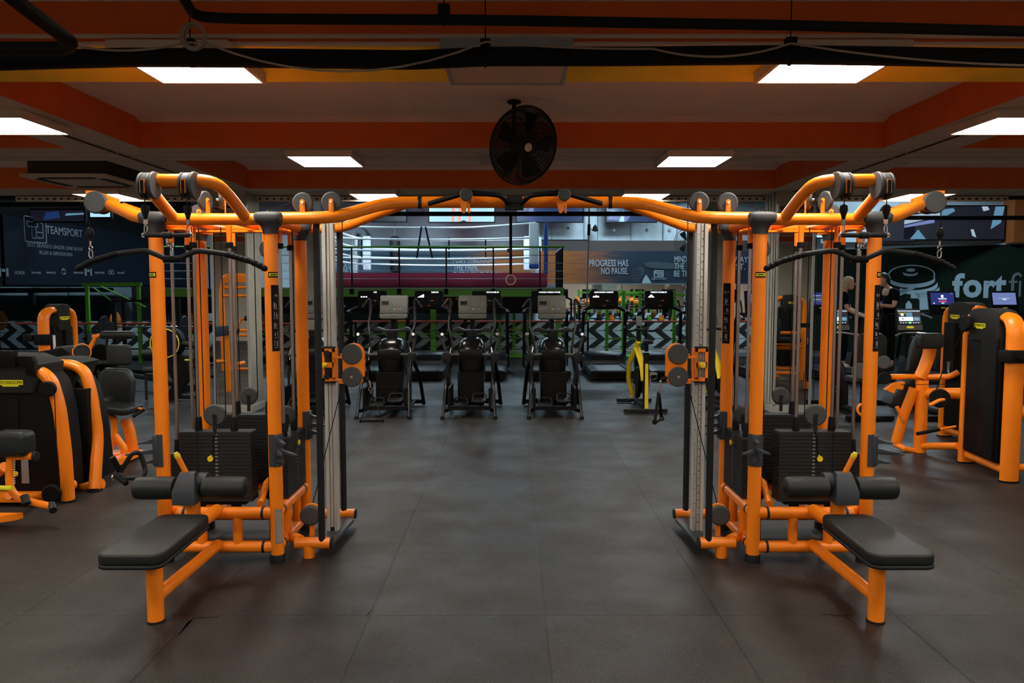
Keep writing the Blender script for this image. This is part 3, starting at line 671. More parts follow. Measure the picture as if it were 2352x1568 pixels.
    def logo(x, y, a, z=1.797, w=.062):
        b = MB(); aa = R(a); b.shell((x, y), .0418, aa - .75, aa + .75, z - .017, z + .017, n=8, t=.0015); q = p('logo_plate', b, shroudm)
        b = MB(); b.shell((x, y), .0436, aa - .62, aa + .62, z - .008, z + .009, n=8, t=.0006); p('logo_mark', b, badgey, q, label='yellow maker badge')
        b = MB(); b.shell((x, y), .0444, aa - .45, aa + .45, z - .003, z + .004, n=8, t=.0003); p('logo_lettering', b, shroudm, q)
    if right:
        strip(P1[0], P1[1], -140, -78, 1.33, 1.735, 6)
        strip(P4[0], P4[1], -95, -20, 1.33, 1.75, 6)
        logo(P1[0], P1[1], -135); logo(P2[0], P2[1], -85)
    else:
        strip(P2[0], P2[1], -78, -5, 1.33, 1.735, 6)
        logo(P2[0], P2[1], -55); logo(P1[0], P1[1], -115)
        b = MB(); b.shell(P2, .0418, R(-88), R(-25), .125, .345, n=6, t=.0012); q = p('warning_label', b, greyl)
        b = MB()
        for i in range(16): b.shell(P2, .0432, R(-82), R(-32), .142 + i * .0118, .145 + i * .0118, n=5, t=.0004)
        p('label_print', b, soffm, q)
    return t
TL = station(False)
TR = station(True)

# ------------------------------------------------------------------ middle bar of the crossover
t = thing('crossover_bar', 'straight orange middle bar with black pull-up grips joining the two cable towers', 'pull-up bar', (.02, 4.93, 2.27))
zz = 2.272
bar = mk('bar', MB().tube([(-.59, 4.93, zz), (.63, 4.93, zz)], .0375, n=24), orange, t)
mk('joint_ring', MB().cyl((-.61, 4.93, zz), (-.585, 4.93, zz), .041, n=24), darkp, t)
mk('joint_ring', MB().cyl((.625, 4.93, zz), (.65, 4.93, zz), .041, n=24), darkp, t)
mk('centre_clamp', MB().box((.015, 4.915, zz - .03), (.12, .09, .04)).box((.015, 4.88, zz + .01), (.10, .02, .05)), darkp, t)
for s in (-1, 1):
    def q(x, y, z): return (.02 + s * x, y, z)
    g = mk('pull_up_grip', MB().tube([q(.04, 4.88, zz - .015), q(.075, 4.80, zz + .012), q(.10, 4.72, zz + .02), q(.275, 4.66, zz + .03), q(.32, 4.65, zz + .02), q(.54, 4.74, zz - .03)], .0155, n=14, fr=.04), blackm, t)
    a = V(*q(.298, 4.66, zz + .01))
    mk('end_pulley', MB().disc(a + V(0, -.05, .0), (0, -1, 0), .039, .02, n=28), greyp, g)
    b = MB(); b.tube([a + V(0, .25, 0), a + V(0, -.03, 0)], .034, n=20); b.pad([(-.03, 0), (.03, 0), (.012, -.075), (.006, -.085), (-.006, -.085), (-.012, -.075)], .006, .001, FRONT, a + V(-.018, .0, -.02)); b.box(a + V(.012, 0, -.075), (.012, .008, .06)); b.box(a + V(-.022, 0, -.075), (.012, .008, .06))
    mk('grip_support', b, orange, g)

# ------------------------------------------------------------------ attachments that hang from the towers
def lat_bar(cx, yaw, side):
    cy = 4.10; t = thing('pulldown_bar', 'long curved black pulldown bar hanging from the %s tower' % side, 'lat bar', (cx, cy, 1.86), group='long pulldown bars')
    B = Matrix.Rotation(yaw, 3, 'Z')
    def q(x, z, y=0): return V(cx, cy, 0) + B @ V(x, y, z)
    z0 = 1.858
    pts = [q(-.492, z0 - .034), q(-.42, z0 + .004), q(-.28, z0 + .045), q(-.135, z0 + .063), q(-.06, z0 + .03), q(-.03, z0 + .015), q(.03, z0 + .015), q(.06, z0 + .03), q(.135, z0 + .063), q(.28, z0 + .045), q(.42, z0 + .004), q(.492, z0 - .034)]
    bar_ = mk('bar', MB().tube(pts, .0145, n=14, fr=.03), darkp, t)
    for s in (-1, 1):
        pp = [q(s * .492, z0 - .034), q(s * .42, z0 + .004), q(s * .28, z0 + .045)]; pp = fillet(pp, .03, 8)
        # densify for the grip ridges
        dd = []
        for a, b_ in zip(pp[:-1], pp[1:]):
            n = max(1, int((b_ - a).length / .004)); dd += [a + (b_ - a) * i / n for i in range(n)]
        rr = [.0165 + .0011 * math.sin(i * 1.05) for i in range(len(dd))]
        mk('grip', MB().tube(dd, rr, n=12), blackm, t, label='ridged rubber grip')
        mk('end_cap', MB().sph(pp[0], .0165, 12, 8), blackm, t)
    mk('sleeve', MB().cyl(q(-.045, z0 + .015), q(.045, z0 + .015), .019, n=16), blackm, t)
    b = MB(); b.box(q(0, z0 + .045), (.016, .012, .035), B); b.torus(q(0, z0 + .075), (1, 0, 0), .012, .004, n=14, k=6); b.tube([q(-.009, z0 + .08), q(-.009, z0 + .098), q(.009, z0 + .098), q(.009, z0 + .08), q(-.009, z0 + .08)], .0035, n=6, fr=.006)
    mk('carabiner', b, chrome, t)
    return t
lat_bar(-1.845, R(4), 'left'); lat_bar(1.885, R(-4), 'right')
def cross_bar(cx, side):
    cy = 4.10; z = 2.002; t = thing('connecting_bar', 'short black connecting bar hung from two cables above the long bar of the %s tower' % side, 'cable attachment', (cx, cy, z), group='short connecting bars')
    b = MB(); b.lathe([(.006, -.125), (.012, -.12), (.0125, -.03), (.019, -.022), (.019, .022), (.0125, .03), (.012, .12), (.006, .125)], (cx, cy, z), (1, 0, 0), n=18); mk('bar', b, darkp, t)
    for s in (-1, 1):
        x = cx + s * .115
        b = MB(); b.lathe([(.008, .06), (.020, .052), (.022, .03), (.010, -.01), (.009, -.02)], (x, cy, 2.107), n=18); mk('cable_stop', b, blackm, t)
        b = MB(); b.box((x, cy, 2.075), (.02, .01, .026)); b.tube([(x, cy, 2.062), (x - .008, cy, 2.047), (x - .008, cy, 2.022), (x + s * .012, cy, 2.002), (x + .008, cy, 2.027), (x + .008, cy, 2.047), (x, cy, 2.062)], .0035, n=6, fr=.004); b.torus((x + s * .012, cy, 2.002), (0, 1, 0), .010, .0035, n=14, k=6)
        mk('carabiner', b, chrome, t)
        b = MB(); b.cyl((x, cy, 2.157), (cx + s * .112 , 4.088, 2.27), .003, n=6); mk('cable', b, blackm, t)
    b = MB(); b.box((cx, cy, z - .028), (.014, .010, .03)); b.torus((cx, cy, z - .05), (1, 0, 0), .009, .0035, n=14, k=6); mk('eyelet', b, chrome, t)
cross_bar(-1.868, 'left'); cross_bar(1.908, 'right')
def strap_handle(apex, yaw, side, w=.062):
    t = thing('pull_stirrup', 'black D-shaped strap handle hanging from the pulley block of the %s column' % side, 'cable attachment', apex, group='strap stirrups of the columns')
    B = Matrix.Rotation(yaw, 3, 'Z'); a = Vector(apex)
    b = MB()
    for s in (-1, 1):
        p0, p1 = a, a + B @ V(s * w, 0, -.185)
        d = (p1 - p0); n = V(0, 1, 0) if abs(yaw) < .5 else B @ V(0, 1, 0); x_ = d.normalized().cross(n)
        b.rings([[p + x_ * .002 * i + n * .010 * j for i, j in ((1, 1), (-1, 1), (-1, -1), (1, -1))] for p in (p0, p0 + d * .5, p1)])
    mk('strap', b, blackm, t)
    b = MB(); b.cyl(a + B @ V(-w - .006, 0, -.19), a + B @ V(w + .006, 0, -.19), .0125, n=16); mk('grip', b, darkp, t)
    for s in (-1, 1): mk('end_disc', MB().disc(a + B @ V(s * (w + .006), 0, -.19), B @ V(1, 0, 0), .017, .006, n=16), blackm, t)
strap_handle((-.930, 4.93, 1.032), R(4), 'left', .070)
strap_handle((.970, 4.93, 1.032), R(62), 'right', .074)
# double V handle hung on the left tower's holder
t = thing('row_handle', 'black double-grip row handle hanging on the holder of the left tower', 'cable handle', W(300, 1075, 4.42))
Y0 = 4.42
def wp(x, y, d=0): return W(x, y, Y0 + d)
mk('frame', MB().tube([wp(277, 1084), wp(285, 1070, .01), wp(300, 1045), wp(310, 1038), wp(322, 1040, .03), wp(333, 1075, .04), wp(334, 1085, .03), wp(326, 1096, .02), wp(275, 1099, -.01)], .0135, n=14, fr=.018), darkp, t)
mk('grip', MB().cyl(wp(258, 1049, -.04), wp(275, 1082, -.01), .0165, n=14), blackm, t)
mk('grip', MB().cyl(wp(268, 1092, 0), wp(290, 1110, -.05), .0165, n=14), blackm, t)
mk('eyelet', MB().torus(wp(258, 1097), (1, .6, 0), .013, .005, n=16, k=8), chrome, t)

# ================================================================== PIPES, CABLES, FANS ON THE CEILING
def pipe(name, pts, r, label, cat='pipe', m=pipem, clips=(), fr=.06, n=14):
    t = thing(name, label, cat, tuple(pts[0]))
    mk('run', MB().tube(pts, r, n=n, fr=fr), m, t)
    for c in clips:
        c = Vector(c); zt = ZC if c.z > 2.8 and c.y < 10.8 else 4.8
        if name == 'insulated_pipe': zt = ZC if not (4.17 < c.y < 4.87) else ZS
        b = MB(); b.box(c + V(0, 0, r + .012), (.05, .05, .045)); b.torus(c, (1, 0, 0), r + .003, .005, n=20, k=6); b.tube([c + V(0, 0, r + .03), V(c.x, c.y, zt)], .003, n=6)
        mk('hanger', b, pipem, t)
    return t
D = 3.86
pts = [W(-300, 150, D), W(0, 140, D), W(290, 132, D), W(620, 134, D), W(950, 138, D), W(1115, 130, D), W(1400, 130, D), W(1815, 126, D), W(2352, 134, D), W(2700, 138, D)]
pipe('insulated_pipe', pts, .047, 'thick black insulated pipe crossing the ceiling in front of the lit panels', clips=(W(438, 130, D), W(1115, 130, D), W(1815, 126, D)))
pts = [W(390, -60, 3.0), W(445, 38, 3.3), W(540, 43, 3.3), W(1100, 46, 3.3), W(1800, 58, 3.3), W(2352, 72, 3.3), W(2700, 80, 3.3)]
pipe('insulated_pipe', pts, .022, 'thinner black pipe bending out of the top of the picture', clips=(W(1020, 44, 3.3),))
pts = [W(-40, -60, 3.0), W(60, 20, 3.25), W(165, 98, 3.55), W(150, 112, 3.6), W(-300, 112, 3.6)]
pipe('insulated_pipe', pts, .032, 'black pipe elbow in the top left corner', fr=.03)
for i, (y0_, lab) in enumerate(((80, 'upper'), (98, 'lower'))):
    Yc = 4.14; z = W(1176, y0_ + 3, Yc).z
    b = MB().tube([V(-3.4, Yc, z), V(3.4, Yc, z)], .0125, n=8); mk('conduit', b, acm, label='%s pale conduit running across the nearest beam face' % lab, cat='conduit')
def sag(a, b, d, n=10):
    a, b = Vector(a), Vector(b); return [a + (b - a) * (i / n) - V(0, 0, d * 4 * (i / n) * (1 - i / n)) for i in range(n + 1)]
t = thing('ceiling_cable', 'beige cable draped over the thick black pipe with a tied coil on the left', 'cable', W(445, 100, 3.78))
Yc = 3.79
mk('run', MB().tube(sag(W(170, 105, Yc), W(425, 98, Yc), .03) + sag(W(470, 98, Yc), W(1115, 96, Yc), .14) + sag(W(1120, 96, Yc), W(1480, 112, Yc), .01) + sag(W(1500, 112, Yc), W(1815, 100, Yc), .05) + sag(W(1820, 100, Yc), W(2352, 150, Yc), .02), .0055, n=8), cablem, t)
b = MB(); b.torus(W(445, 82, Yc - .02), (.1, 1, .1), .058, .006, n=28); b.torus(W(447, 84, Yc), (.2, 1, 0), .052, .006, n=28); b.torus(W(443, 84, Yc - .01), (-.1, 1, .2), .062, .005, n=28); mk('coil', b, cablem, t)
for z, y in ((3.0, 7.35), (3.0, 7.62)):
    mk('conduit', MB().tube([V(-6, y, z + .014), V(6, y, z + .014)], .006, n=8), soffm, label='thin dark conduit under the second beam, %s' % ('nearer one' if y < 7.5 else 'farther one'), cat='conduit')
mk('conduit', MB().tube([V(-3.82, 5.0, 3.012), V(-3.82, 10.7, 3.012)], .008, n=8), brownm, label='thin dark conduit along the beam on the left', cat='conduit')
mk('conduit', MB().tube([V(3.82, 5.0, 3.012), V(3.82, 10.7, 3.012)], .008, n=8), brownm, label='thin dark conduit along the beam on the right', cat='conduit')
b = MB()
b.box((0, 10.72, 2.965), (14, .03, .07)); 
for i in range(140): b.box((-6.95 + i * .1, 10.70, 2.965), (.03, .012, .02), mi=1)
mk('cable_tray', b, [acm, pipem], label='perforated metal tray along the last ceiling beam', cat='cable tray')

def fan(name, c, axis, r, label, drop, blades=3, nspoke=44, nring=12):
    t = thing(name, label, 'fan', c); c = Vector(c); A = Vector(axis).normalized(); B = basis(A)
    b = MB()
    b.torus(c, A, r, .008, n=48, k=6)
    b.torus(c + A * .02, A, r * .985, .004, n=48, k=5)
    for s in (1, -1):
        dep = .07
        for i in range(nring):
            q = (i + 1) / (nring + 1); b.torus(c + A * s * dep * (1 - q * q), A, r * q, .0030, n=40, k=4)
        for k_ in range(nspoke):
            a = 2 * PI * k_ / nspoke; pts_ = []
            for j in range(5):
                q = .16 + .84 * j / 4; aa = a + .35 * s * q; pts_.append(c + B @ V(r * q * math.cos(aa), r * q * math.sin(aa), s * dep * (1 - q * q)))
            b.tube(pts_, .0026, n=4, caps=False)
    mk('grille', b, darkp, t)
    b = MB(); b.disc(c + A * .072, A, r * .11, .012); mk('centre_badge', b, acm, t)
    b = MB()
    for k_ in range(blades):
        a0 = 2 * PI * k_ / blades; rs = []
        for q in (.12, .3, .55, .8, .86):
            w_ = {.12: .2, .3: .36, .55: .42, .8: .38, .86: .3}[q]
            row = []
            for m_, e in ((-1, 1), (1, 1), (1, -1), (-1, -1)):
                a = a0 + m_ * w_ * .8; row.append(c + B @ V(r * q * math.cos(a), r * q * math.sin(a), m_ * .028 + e * .002))
            rs.append(row)
        b.rings(rs)
    mk('blades', b, blackm, t)
    b = MB(); b.lathe([(r * .16, -.02), (r * .2, -.06), (r * .2, -.17), (r * .12, -.2)], c, A, n=20); b.cyl(c, c + A * .05, r * .09)
    mk('motor', b, blackm, t)
    b = MB(); e = c - A * .16; b.tube([e, e + V(0, 0, .12), V(e.x, e.y, drop)], .018, n=10, fr=.03); b.disc((e.x, e.y, drop - .01), (0, 0, 1), .06, .02); mk('bracket', b, blackm, t)
    return t
fc = W(1203, 335, 6.35)
fan('ceiling_fan', fc, (.62, -1, -.38), .32, 'round dark caged fan hanging under the ceiling in the centre', ZC, nspoke=72, nring=26, blades=5)

# cassette air conditioner
t = thing('air_conditioner', 'square ceiling cassette air conditioner in the recess at the left', 'air conditioner', (-4.9, 8.75, 2.94))
mk('housing', MB().box((-4.9, 8.78, 3.12), (.84, .84, .33)), brownm, t)
b = MB(); b.pad(rrect(.96, .96, .05, 4), .035, .01, None, (-4.9, 8.75, 2.925)); mk('fascia', b, acm, t)
b = MB(); b.pad(rrect(.5, .5, .02, 3), .01, .003, None, (-4.9, 8.75, 2.916)); mk('intake_grille', b, soffm, t)
b = MB()
for s in (-1, 1): b.box((-4.9 + s * .36, 8.75, 2.922), (.07, .6, .01)); b.box((-4.9, 8.75 + s * .36, 2.922), (.6, .07, .01))
b_ = mk('air_flaps', b, darkp, t)

# ================================================================== PILLARS
def pillar(name, x0, x1, y0, y1, mirror, label, top=3.02, inner=0):
    t = thing(name, label, None, ((x0 + x1) / 2, (y0 + y1) / 2, 0), kind='structure')
    cx, cy = (x0 + x1) / 2, (y0 + y1) / 2
    mk('shaft', MB().box((cx, cy, top / 2), (x1 - x0, y1 - y0, top)), concrete, t)
    if mirror:
        w_ = x1 - x0
        mk('mirror', MB().box((cx, y0 - .008, 1.46), (w_ - .04, .012, 2.72)), mirrorm, t, label='tall mirror panel')
        b = MB(); b.box((x0 + .012, y0 - .012, 1.46), (.032, .026, 2.76)); b.box((x1 - .012, y0 - .012, 1.46), (.032, .026, 2.76)); b.box((cx, y0 - .012, .09), (w_, .026, .03))
        mk('mirror_frame', b, framem, t)
        b = MB(); b.box((cx, y0 - .01, .045), (w_ + .02, .05, .09)); b.box((x0 if inner < 0 else x1, cy, .045), (.05, y1 - y0, .09)); mk('plinth', b, plinthm, t)
        if inner < 0:
            b = MB()
            for j, r_ in enumerate((.014, .02, .014)): b.cyl((x0 - .02, y0 + .1 + j * .11, .1), (x0 - .02, y0 + .1 + j * .11, top), r_, n=8)
            mk('service_pipes', b, plinthm, t)
    return t
pillar('pillar', -4.10, -3.60, 10.3, 10.8, True, 'beige concrete pillar with mirror, behind the left cable tower', inner=1)
pillar('pillar', 3.60, 4.12, 10.3, 10.8, True, 'beige concrete pillar with mirror, behind the right cable tower', inner=-1)
pillar('pillar', -4.15, -3.72, 14.2, 14.75, False, 'farther beige concrete pillar seen left of the treadmills', top=4.8)
pillar('pillar', 3.52, 4.08, 14.2, 14.8, False, 'farther beige concrete pillar seen right of the treadmills', top=4.8)

# ================================================================== MACHINES WITH SHROUDED STACKS
def shroud_machine(name, label, A, B_, zt, nrm, r=.078, sy=.55, cr=.2, badge_u=.4, badge_w=.15, strapz=None, cat='weight machine', open_face=True):
    """inverted-U orange tube from floor point A to floor point B with a black stack cover between"""
    A, B_ = V(A[0], A[1], 0), V(B_[0], B_[1], 0); n_ = Vector(nrm).normalized(); mid = (A + B_) / 2
    t = thing(name, label, cat, tuple(mid)); u = (B_ - A); L_ = u.length; u = u.normalized()
    Z = V(0, 0, 1)
    mk('frame_tube', MB().tube([A + Z * .012, A + Z * (zt - .04), A + Z * (zt - .04) + u * 1e-3, B_ + Z * (zt - .04) - u * 1e-3, B_ + Z * (zt - .04), B_ + Z * .012] if False else [A + Z * .012, A + Z * (zt - .04), B_ + Z * (zt - .04), B_ + Z * .012], r, n=24, fr=cr, sy=sy, up=n_), orange, t)
    for P_ in (A, B_): mk('foot_plate', MB().pad([(x * .17, y * .11) for x, y in rrect(1, 1, .4, 5)], .014, .003, Matrix((n_, n_.cross(Z) * -1, Z)).transposed(), P_), blackm, t)
    b = MB(); b.tube([A + Z * .09 + u * .02, B_ + Z * .09 - u * .02], .04, n=16); b.tube([A + Z * .13 - n_ * .05, A + u * .1 - n_ * .3 + Z * .13], .035, n=14)
    mk('floor_tube', b, orange, t)
    M = Matrix((u, Z, u.cross(Z))).transposed()
    sg = 1 if M.col[2].dot(n_) > 0 else -1
    if sg < 0: M = Matrix((-u, Z, (-u).cross(Z))).transposed()
    # stack cover
    w_ = L_ - .17; c = mid + Z * ((zt - .22 + .14) / 2) - n_ * .13
    mk('stack_cover', MB().pad([(x, y) for x, y in rrect(w_, zt - .36, .02, 3)], .20, .02, M, c), shroudm, t)
    b = MB(); b.pad(rrect(w_ * .42, zt - .40, .01, 2), .03, .008, M, c + n_ * .198 + M.col[0] * w_ * .22); mk('cover_ridge', b, shroudm, t)
    b = MB()
    for q in (.3, -.3): b.cyl(c + n_ * .225 + M.col[0] * w_ * .26 + Z * (zt - .5) * .5 * (1 if q > 0 else -1), c + n_ * .236 + M.col[0] * w_ * .26 + Z * (zt - .5) * .5 * (1 if q > 0 else -1), .007, n=8)
    mk('screw', b, chrome, t)
    # head cap, curved over the tube
    b = MB(); hw = L_ / 2 - .13; rs = []
    for d_ in (-.10, -.09, .09, .10):
        ins = .012 if abs(d_) > .095 else 0
        row = []
        prof = [(-hw, -.26), (-hw, -.05)] + [(-hw * math.cos(PI * k / 10), .045 * math.sin(PI * k / 10) - .0) for k in range(0, 11)] + [(hw, -.05), (hw, -.26)]
        for x, z in prof: row.append(mid + Z * (zt - .015 + z - (ins if z > -.2 else -ins)) + M.col[0] * (x - math.copysign(ins, x)) + n_ * d_)
        rs.append(row)
    b.rings(rs); mk('head_cap', b, capm, t, sharp=50)
    badge(t, mid + Z * (zt - .135) + n_ * .101 + M.col[0] * (-hw + badge_u * 2 * hw), M, badge_w)
    return t, mid, M, n_
# near right
t, mid, M, n_ = shroud_machine('selector_machine', 'orange framed machine with tall black stack cover, nearest on the right', (4.47, 7.30), (4.41, 6.56), 1.50, (-1, -.05, 0), cr=.16, badge_u=.42, badge_w=.19)
# black clamp and arm toward the right, side tubes
b = MB(); c = V(4.41, 6.56, 1.12); b.pad(rrect(.22, .15, .03, 4), .11, .01, None, c - V(0, 0, .055)); mk('clamp', b, blackm, t)
b = MB(); b.box(c + V(.26, -.02, -.01), (.32, .05, .08)); b.box(c + V(-.02, -.08, 0), (.05, .05, .03)); mk('clamp_arm', b, blackm, t)
b = MB(); b.tube([(4.47, 6.6, .87), (5.4, 6.6, .88)], .03, n=14); b.tube([(4.47, 6.6, .62), (5.4, 6.6, .62)], .055, n=16); b.tube([(4.47, 6.6, .12), (5.4, 6.6, .12)], .035, n=14); b.cyl((5.4, 6.6, .0), (5.4, 6.6, .9), .045, n=16); mk('side_frame', b, orange, t)
mk('side_pad', MB().pad(rrect(.5, .3, .06, 5), .08, .02, None, (5.05, 6.75, .72)), padm, t)
b = MB(); b.disc((4.30, 7.12, 1.38), (1, 0, 0), .08, .04); mk('pulley', b, blackm, t)
b = MB(); b.disc((4.26, 7.42, .62), (-.5, -1, 0), .095, .04, n=30); mk('pulley', b, blackm, t)
b = MB(); b.tube([(4.30, 7.14, 1.30), (4.27, 7.38, .95), (4.24, 7.45, .70)], .005, n=6); mk('cable', b, blackm, t)
b = MB(); b.tube([(4.32, 7.40, .62), (4.24, 7.40, .60), (4.16, 7.42, .55)], .02, n=10); b.tube([(4.36, 7.3, .36), (4.2, 7.3, .33)], .012, n=8); mk('lever', b, orange, t)
mk('lever_grip', MB().cyl((4.2, 7.3, .33), (3.98, 7.3, .285), .018, n=12), blackm, t)
# behind right
t, mid, M, n_ = shroud_machine('selector_machine', 'orange framed machine half hidden behind the nearest one on the right', (5.02, 8.62), (5.02, 7.95), 1.53, (-1, -.05, 0), cr=.16, badge_u=.35, badge_w=.17)
b = MB(); b.box((4.90, 8.36, 1.02), (.05, .20, .62)); mk('weight_guide', b, shroudm, t)
b = MB(); c = V(5.02, 8.62, 1.12); b.pad(rrect(.2, .14, .03, 4), .11, .01, None, c - V(0, 0, .055)); b.box(c + V(-.25, .0, 0), (.35, .05, .07)); mk('clamp', b, blackm, t)
b = MB(); b.box((4.86, 8.3, .85), (.03, .05, .10)); b.cyl((4.85, 8.3, .80), (4.84, 8.24, .72), .012, n=8); mk('pin', b, chrome, t)
# near machine centre-right: orange stand with pads
t = thing('pad_machine', 'orange arm machine with slanted black pads right of the right cable tower', 'weight machine', (4.29, 7.78, 0))
Y0 = 7.78
def a_(x, y, d=0): return W(x, y, Y0 + d)
b = MB(); p0 = a_(2112, 1035); b.cyl(V(p0.x, Y0, 0), V(p0.x, Y0, a_(2112, 872).z), .062, n=24); post = mk('upright', b, orange, t)
b = MB(); b.tube([a_(2112, 868), a_(2122, 848), a_(2134, 815), a_(2137, 790)], .062, n=20, fr=.05); mk('tilted_arm', b, orange, t)
b = MB(); b.tube([a_(2022, 865), a_(2120, 865), a_(2180, 865, -.1), a_(2200, 855, -.1)], .0285, n=16, fr=.03); b.tube([a_(2125, 903), a_(2222, 903, -.45)], .055, n=20); mk('cross_bar', b, orange, t)
b = MB(); b.tube([a_(2100, 892), a_(2075, 955, .05), a_(2058, 1015, .1)], .052, n=18); b.tube([a_(2056, 1020, .1), a_(2078, 1030), a_(2110, 1038)], .030, n=14); b.tube([a_(2112, 1024), a_(2200, 1024, -.45)], .036, n=16); b.tube([a_(2060, 934), a_(2068, 950), a_(2076, 965)], .02, n=10); mk('base', b, orange, t)
b = MB(); b.prism([(-.11, -.05), (-.02, -.09), (0, -.04), (.07, -.05), (.09, .03), (.0, .02), (-.04, .0)], a_(2052, 882) , FRONT, .06); mk('adjuster_plate', b, orange, t)
Bm = Matrix.Rotation(R(-12), 3, 'X') @ FRONT
mk('chest_pad', MB().pad(rrect(.30, .16, .05, 5), .08, .025, face(R(10)), a_(2128, 782, -.12)), padm, t)
def front_poly(pp, Y, depth, m, name, par, bev=.012, **k):
    q = [W(x, y, Y) for x, y in pp]; c = q[0]
    return mk(name, MB().pad([(v.x - c.x, v.z - c.z) for v in reversed(q)], depth, bev, FRONT, c + V(0, depth, 0)), m, par, **k)
front_poly([(2088, 852), (2096, 800), (2106, 776), (2120, 770), (2150, 773), (2153, 800), (2144, 852)], Y0 + .16, .09, padm, 'back_pad', t, bev=.025)
front_poly([(2047, 928), (2052, 910), (2072, 888), (2098, 868), (2112, 880), (2104, 915), (2090, 936), (2068, 943)], Y0 + .10, .24, padm, 'seat_pad', t, bev=.03)
b = MB(); b.disc(a_(2032, 868, -.03), (-.3, -1, 0), .065, .03); mk('pulley', b, blackm, t)
mk('weight_disc', MB().disc(a_(2030, 832, .05), (-.6, -1, 0), .070, .03), greyp, t); mk('weight_disc', MB().disc(a_(1975, 852, .1), (-.7, -1, 0), .085, .03), greyp, t)
b = MB(); b.tube([a_(1996, 953, .1), a_(1975, 953, .1), a_(1968, 940, .1), a_(1975, 928, .1), a_(1998, 927, .1)], .014, n=10, fr=.03); mk('handle_loop', b, orange, t)
mk('handle_grip', MB().cyl(a_(1998, 955, .1), a_(2022, 963, .1), .018, n=12), blackm, t)
b = MB(); b.tube([a_(2040, 883), a_(2200, 883, -.3)], .003, n=6); mk('cable', b, blackm, t)

# near left machines
t = thing('leg_machine', 'wide low machine with black stack cover and yellow badge at the left edge', 'weight machine', (-3.9, 5.95, 0))
Y0 = 5.96
b = MB(); b.tube([a_(50, 850), a_(90, 850), a_(118, 872), a_(137, 935), a_(150, 1040), V(a_(157, 1150).x, Y0, .012)], .058, n=24, fr=.10, sy=.8, up=(0, -1, 0)); mk('frame_tube', b, orange, t)
b = MB(); p0 = V(a_(157, 1150).x, Y0, 0); b.disc(p0 + V(0, 0, .007), (0, 0, 1), .068, .014); mk('foot_plate', b, blackm, t)
def front_poly(pp, Y, depth, m, name, par, bev=.012, **k):
    q = [W(x, y, Y) for x, y in pp]; c = q[0]
    return mk(name, MB().pad([(v.x - c.x, v.z - c.z) for v in reversed(q)], depth, bev, FRONT, c + V(0, depth, 0)), m, par, **k)
front_poly([(-60, 860), (95, 860), (112, 880), (128, 940), (140, 1040), (145, 1128), (-60, 1128)], Y0 - .02, .30, shroudm, 'stack_cover', t)
front_poly([(-60, 822), (-20, 816), (45, 818), (74, 829), (88, 838), (86, 870), (74, 905), (-60, 905)], Y0 - .06, .36, capm, 'head_cap', t, bev=.03)
front_poly([(18, 915), (42, 915), (42, 1010), (18, 1010)], Y0 - .03, .02, blackm, 'weight_window', t, bev=.004)
badge(t, W(24, 880, Y0 - .066), FRONT, .20)
front_poly([(-30, 806), (32, 806), (34, 842), (-30, 842)], Y0 - .14, .05, shroudm, 'phone_tray', t, bev=.008)
front_poly([(34, 818), (72, 818), (78, 830), (78, 858), (58, 862), (58, 838), (34, 836)], Y0 - .12, .05, shroudm, 'tray_bracket', t, bev=.006)
b = MB(); b.disc(W(110, 893, Y0 - .10), (.2, -1, 0), .062, .04, n=28); mk('pulley', b, blackm, t)
b = MB(); b.disc(W(119, 1133, Y0 - .12), (.1, -1, 0), .073, .04, n=32); mk('pulley', b, blackm, t)
b = MB(); b.tube([W(125, 900, Y0 - .1), W(134, 1130, Y0 - .12)], .004, n=6); mk('cable', b, blackm, t)
b = MB()
for i in range(11): b.box(W(33, 1057 + i * 5.2, Y0 - .03), (.012, .004, .010))
mk('weight_numbers', b, white, t)
front_poly([(48, 1055), (64, 1055), (67, 1110), (50, 1110)], Y0 - .03, .008, greyl, 'data_label', t, bev=.001)
b = MB(); b.disc(W(36, 1088, Y0 - .05), (0, -1, 0), .020, .012); mk('selector_pin', b, yellow, t)
Y1 = 5.35
b = MB(); b.tube([W(84, 1047, Y1), W(24, 1048, Y1), W(21, 1090, Y1), W(22, 1118, Y1), W(36, 1140, Y1), W(75, 1153, Y1), W(122, 1164, Y1 - .05)], .026, n=16, fr=[0, .02, .02, .05, .05, 0, 0]); mk('roller_arm', b, orange, t)
mk('arm_end_cap', MB().cyl(W(78, 1047, Y1), W(86, 1047, Y1), .034, n=16), darkp, t); mk('arm_grip', MB().cyl(W(56, 1138, Y1 - .03), W(61, 1157, Y1 - .06), .028, n=14), darkp, t); mk('arm_grip', MB().cyl(W(118, 1158, Y1 - .03), W(122, 1172, Y1 - .09), .026, n=14), darkp, t)
mk('roller_pad', MB().pad(rrect(.245, .185, .05, 6), .16, .04, FRONT, W(49, 1012, Y1 + .08)), padm, t, label='rounded black pad')
mk('yellow_handle', MB().cyl(W(-40, 1119, Y1 - .1), W(29, 1121, Y1 - .1), .018, n=14), badgey, t)
b = MB(); b.tube([W(-60, 1120, Y1 + .2), W(12, 1072, Y1 + .1)], .04, n=14); b.tube([W(20, 1138, Y1 + .1), W(100, 1144, Y0)], .028, n=14)
q = [W(-60, 1140, Y1), W(50, 1140, Y1), W(52, 1158, Y1), W(35, 1160, Y1 - .05), W(-60, 1198, Y1 - .2)]
b.rings([[V(v.x, v.y, .05) for v in q], [V(v.x, v.y, .09) for v in q]]); mk('base_plate', b, orange, t)
b = MB(); b.tube([V(-3.66, Y0, .10), V(-3.62, 6.1, .10)], .04, n=14); b.box((-4.3, 5.9, .06), (1.1, .2, .05)); b.cyl(W(80, 1159, Y0), W(80, 1128, Y0), .02, n=10); mk('floor_tube', b, orange, t)

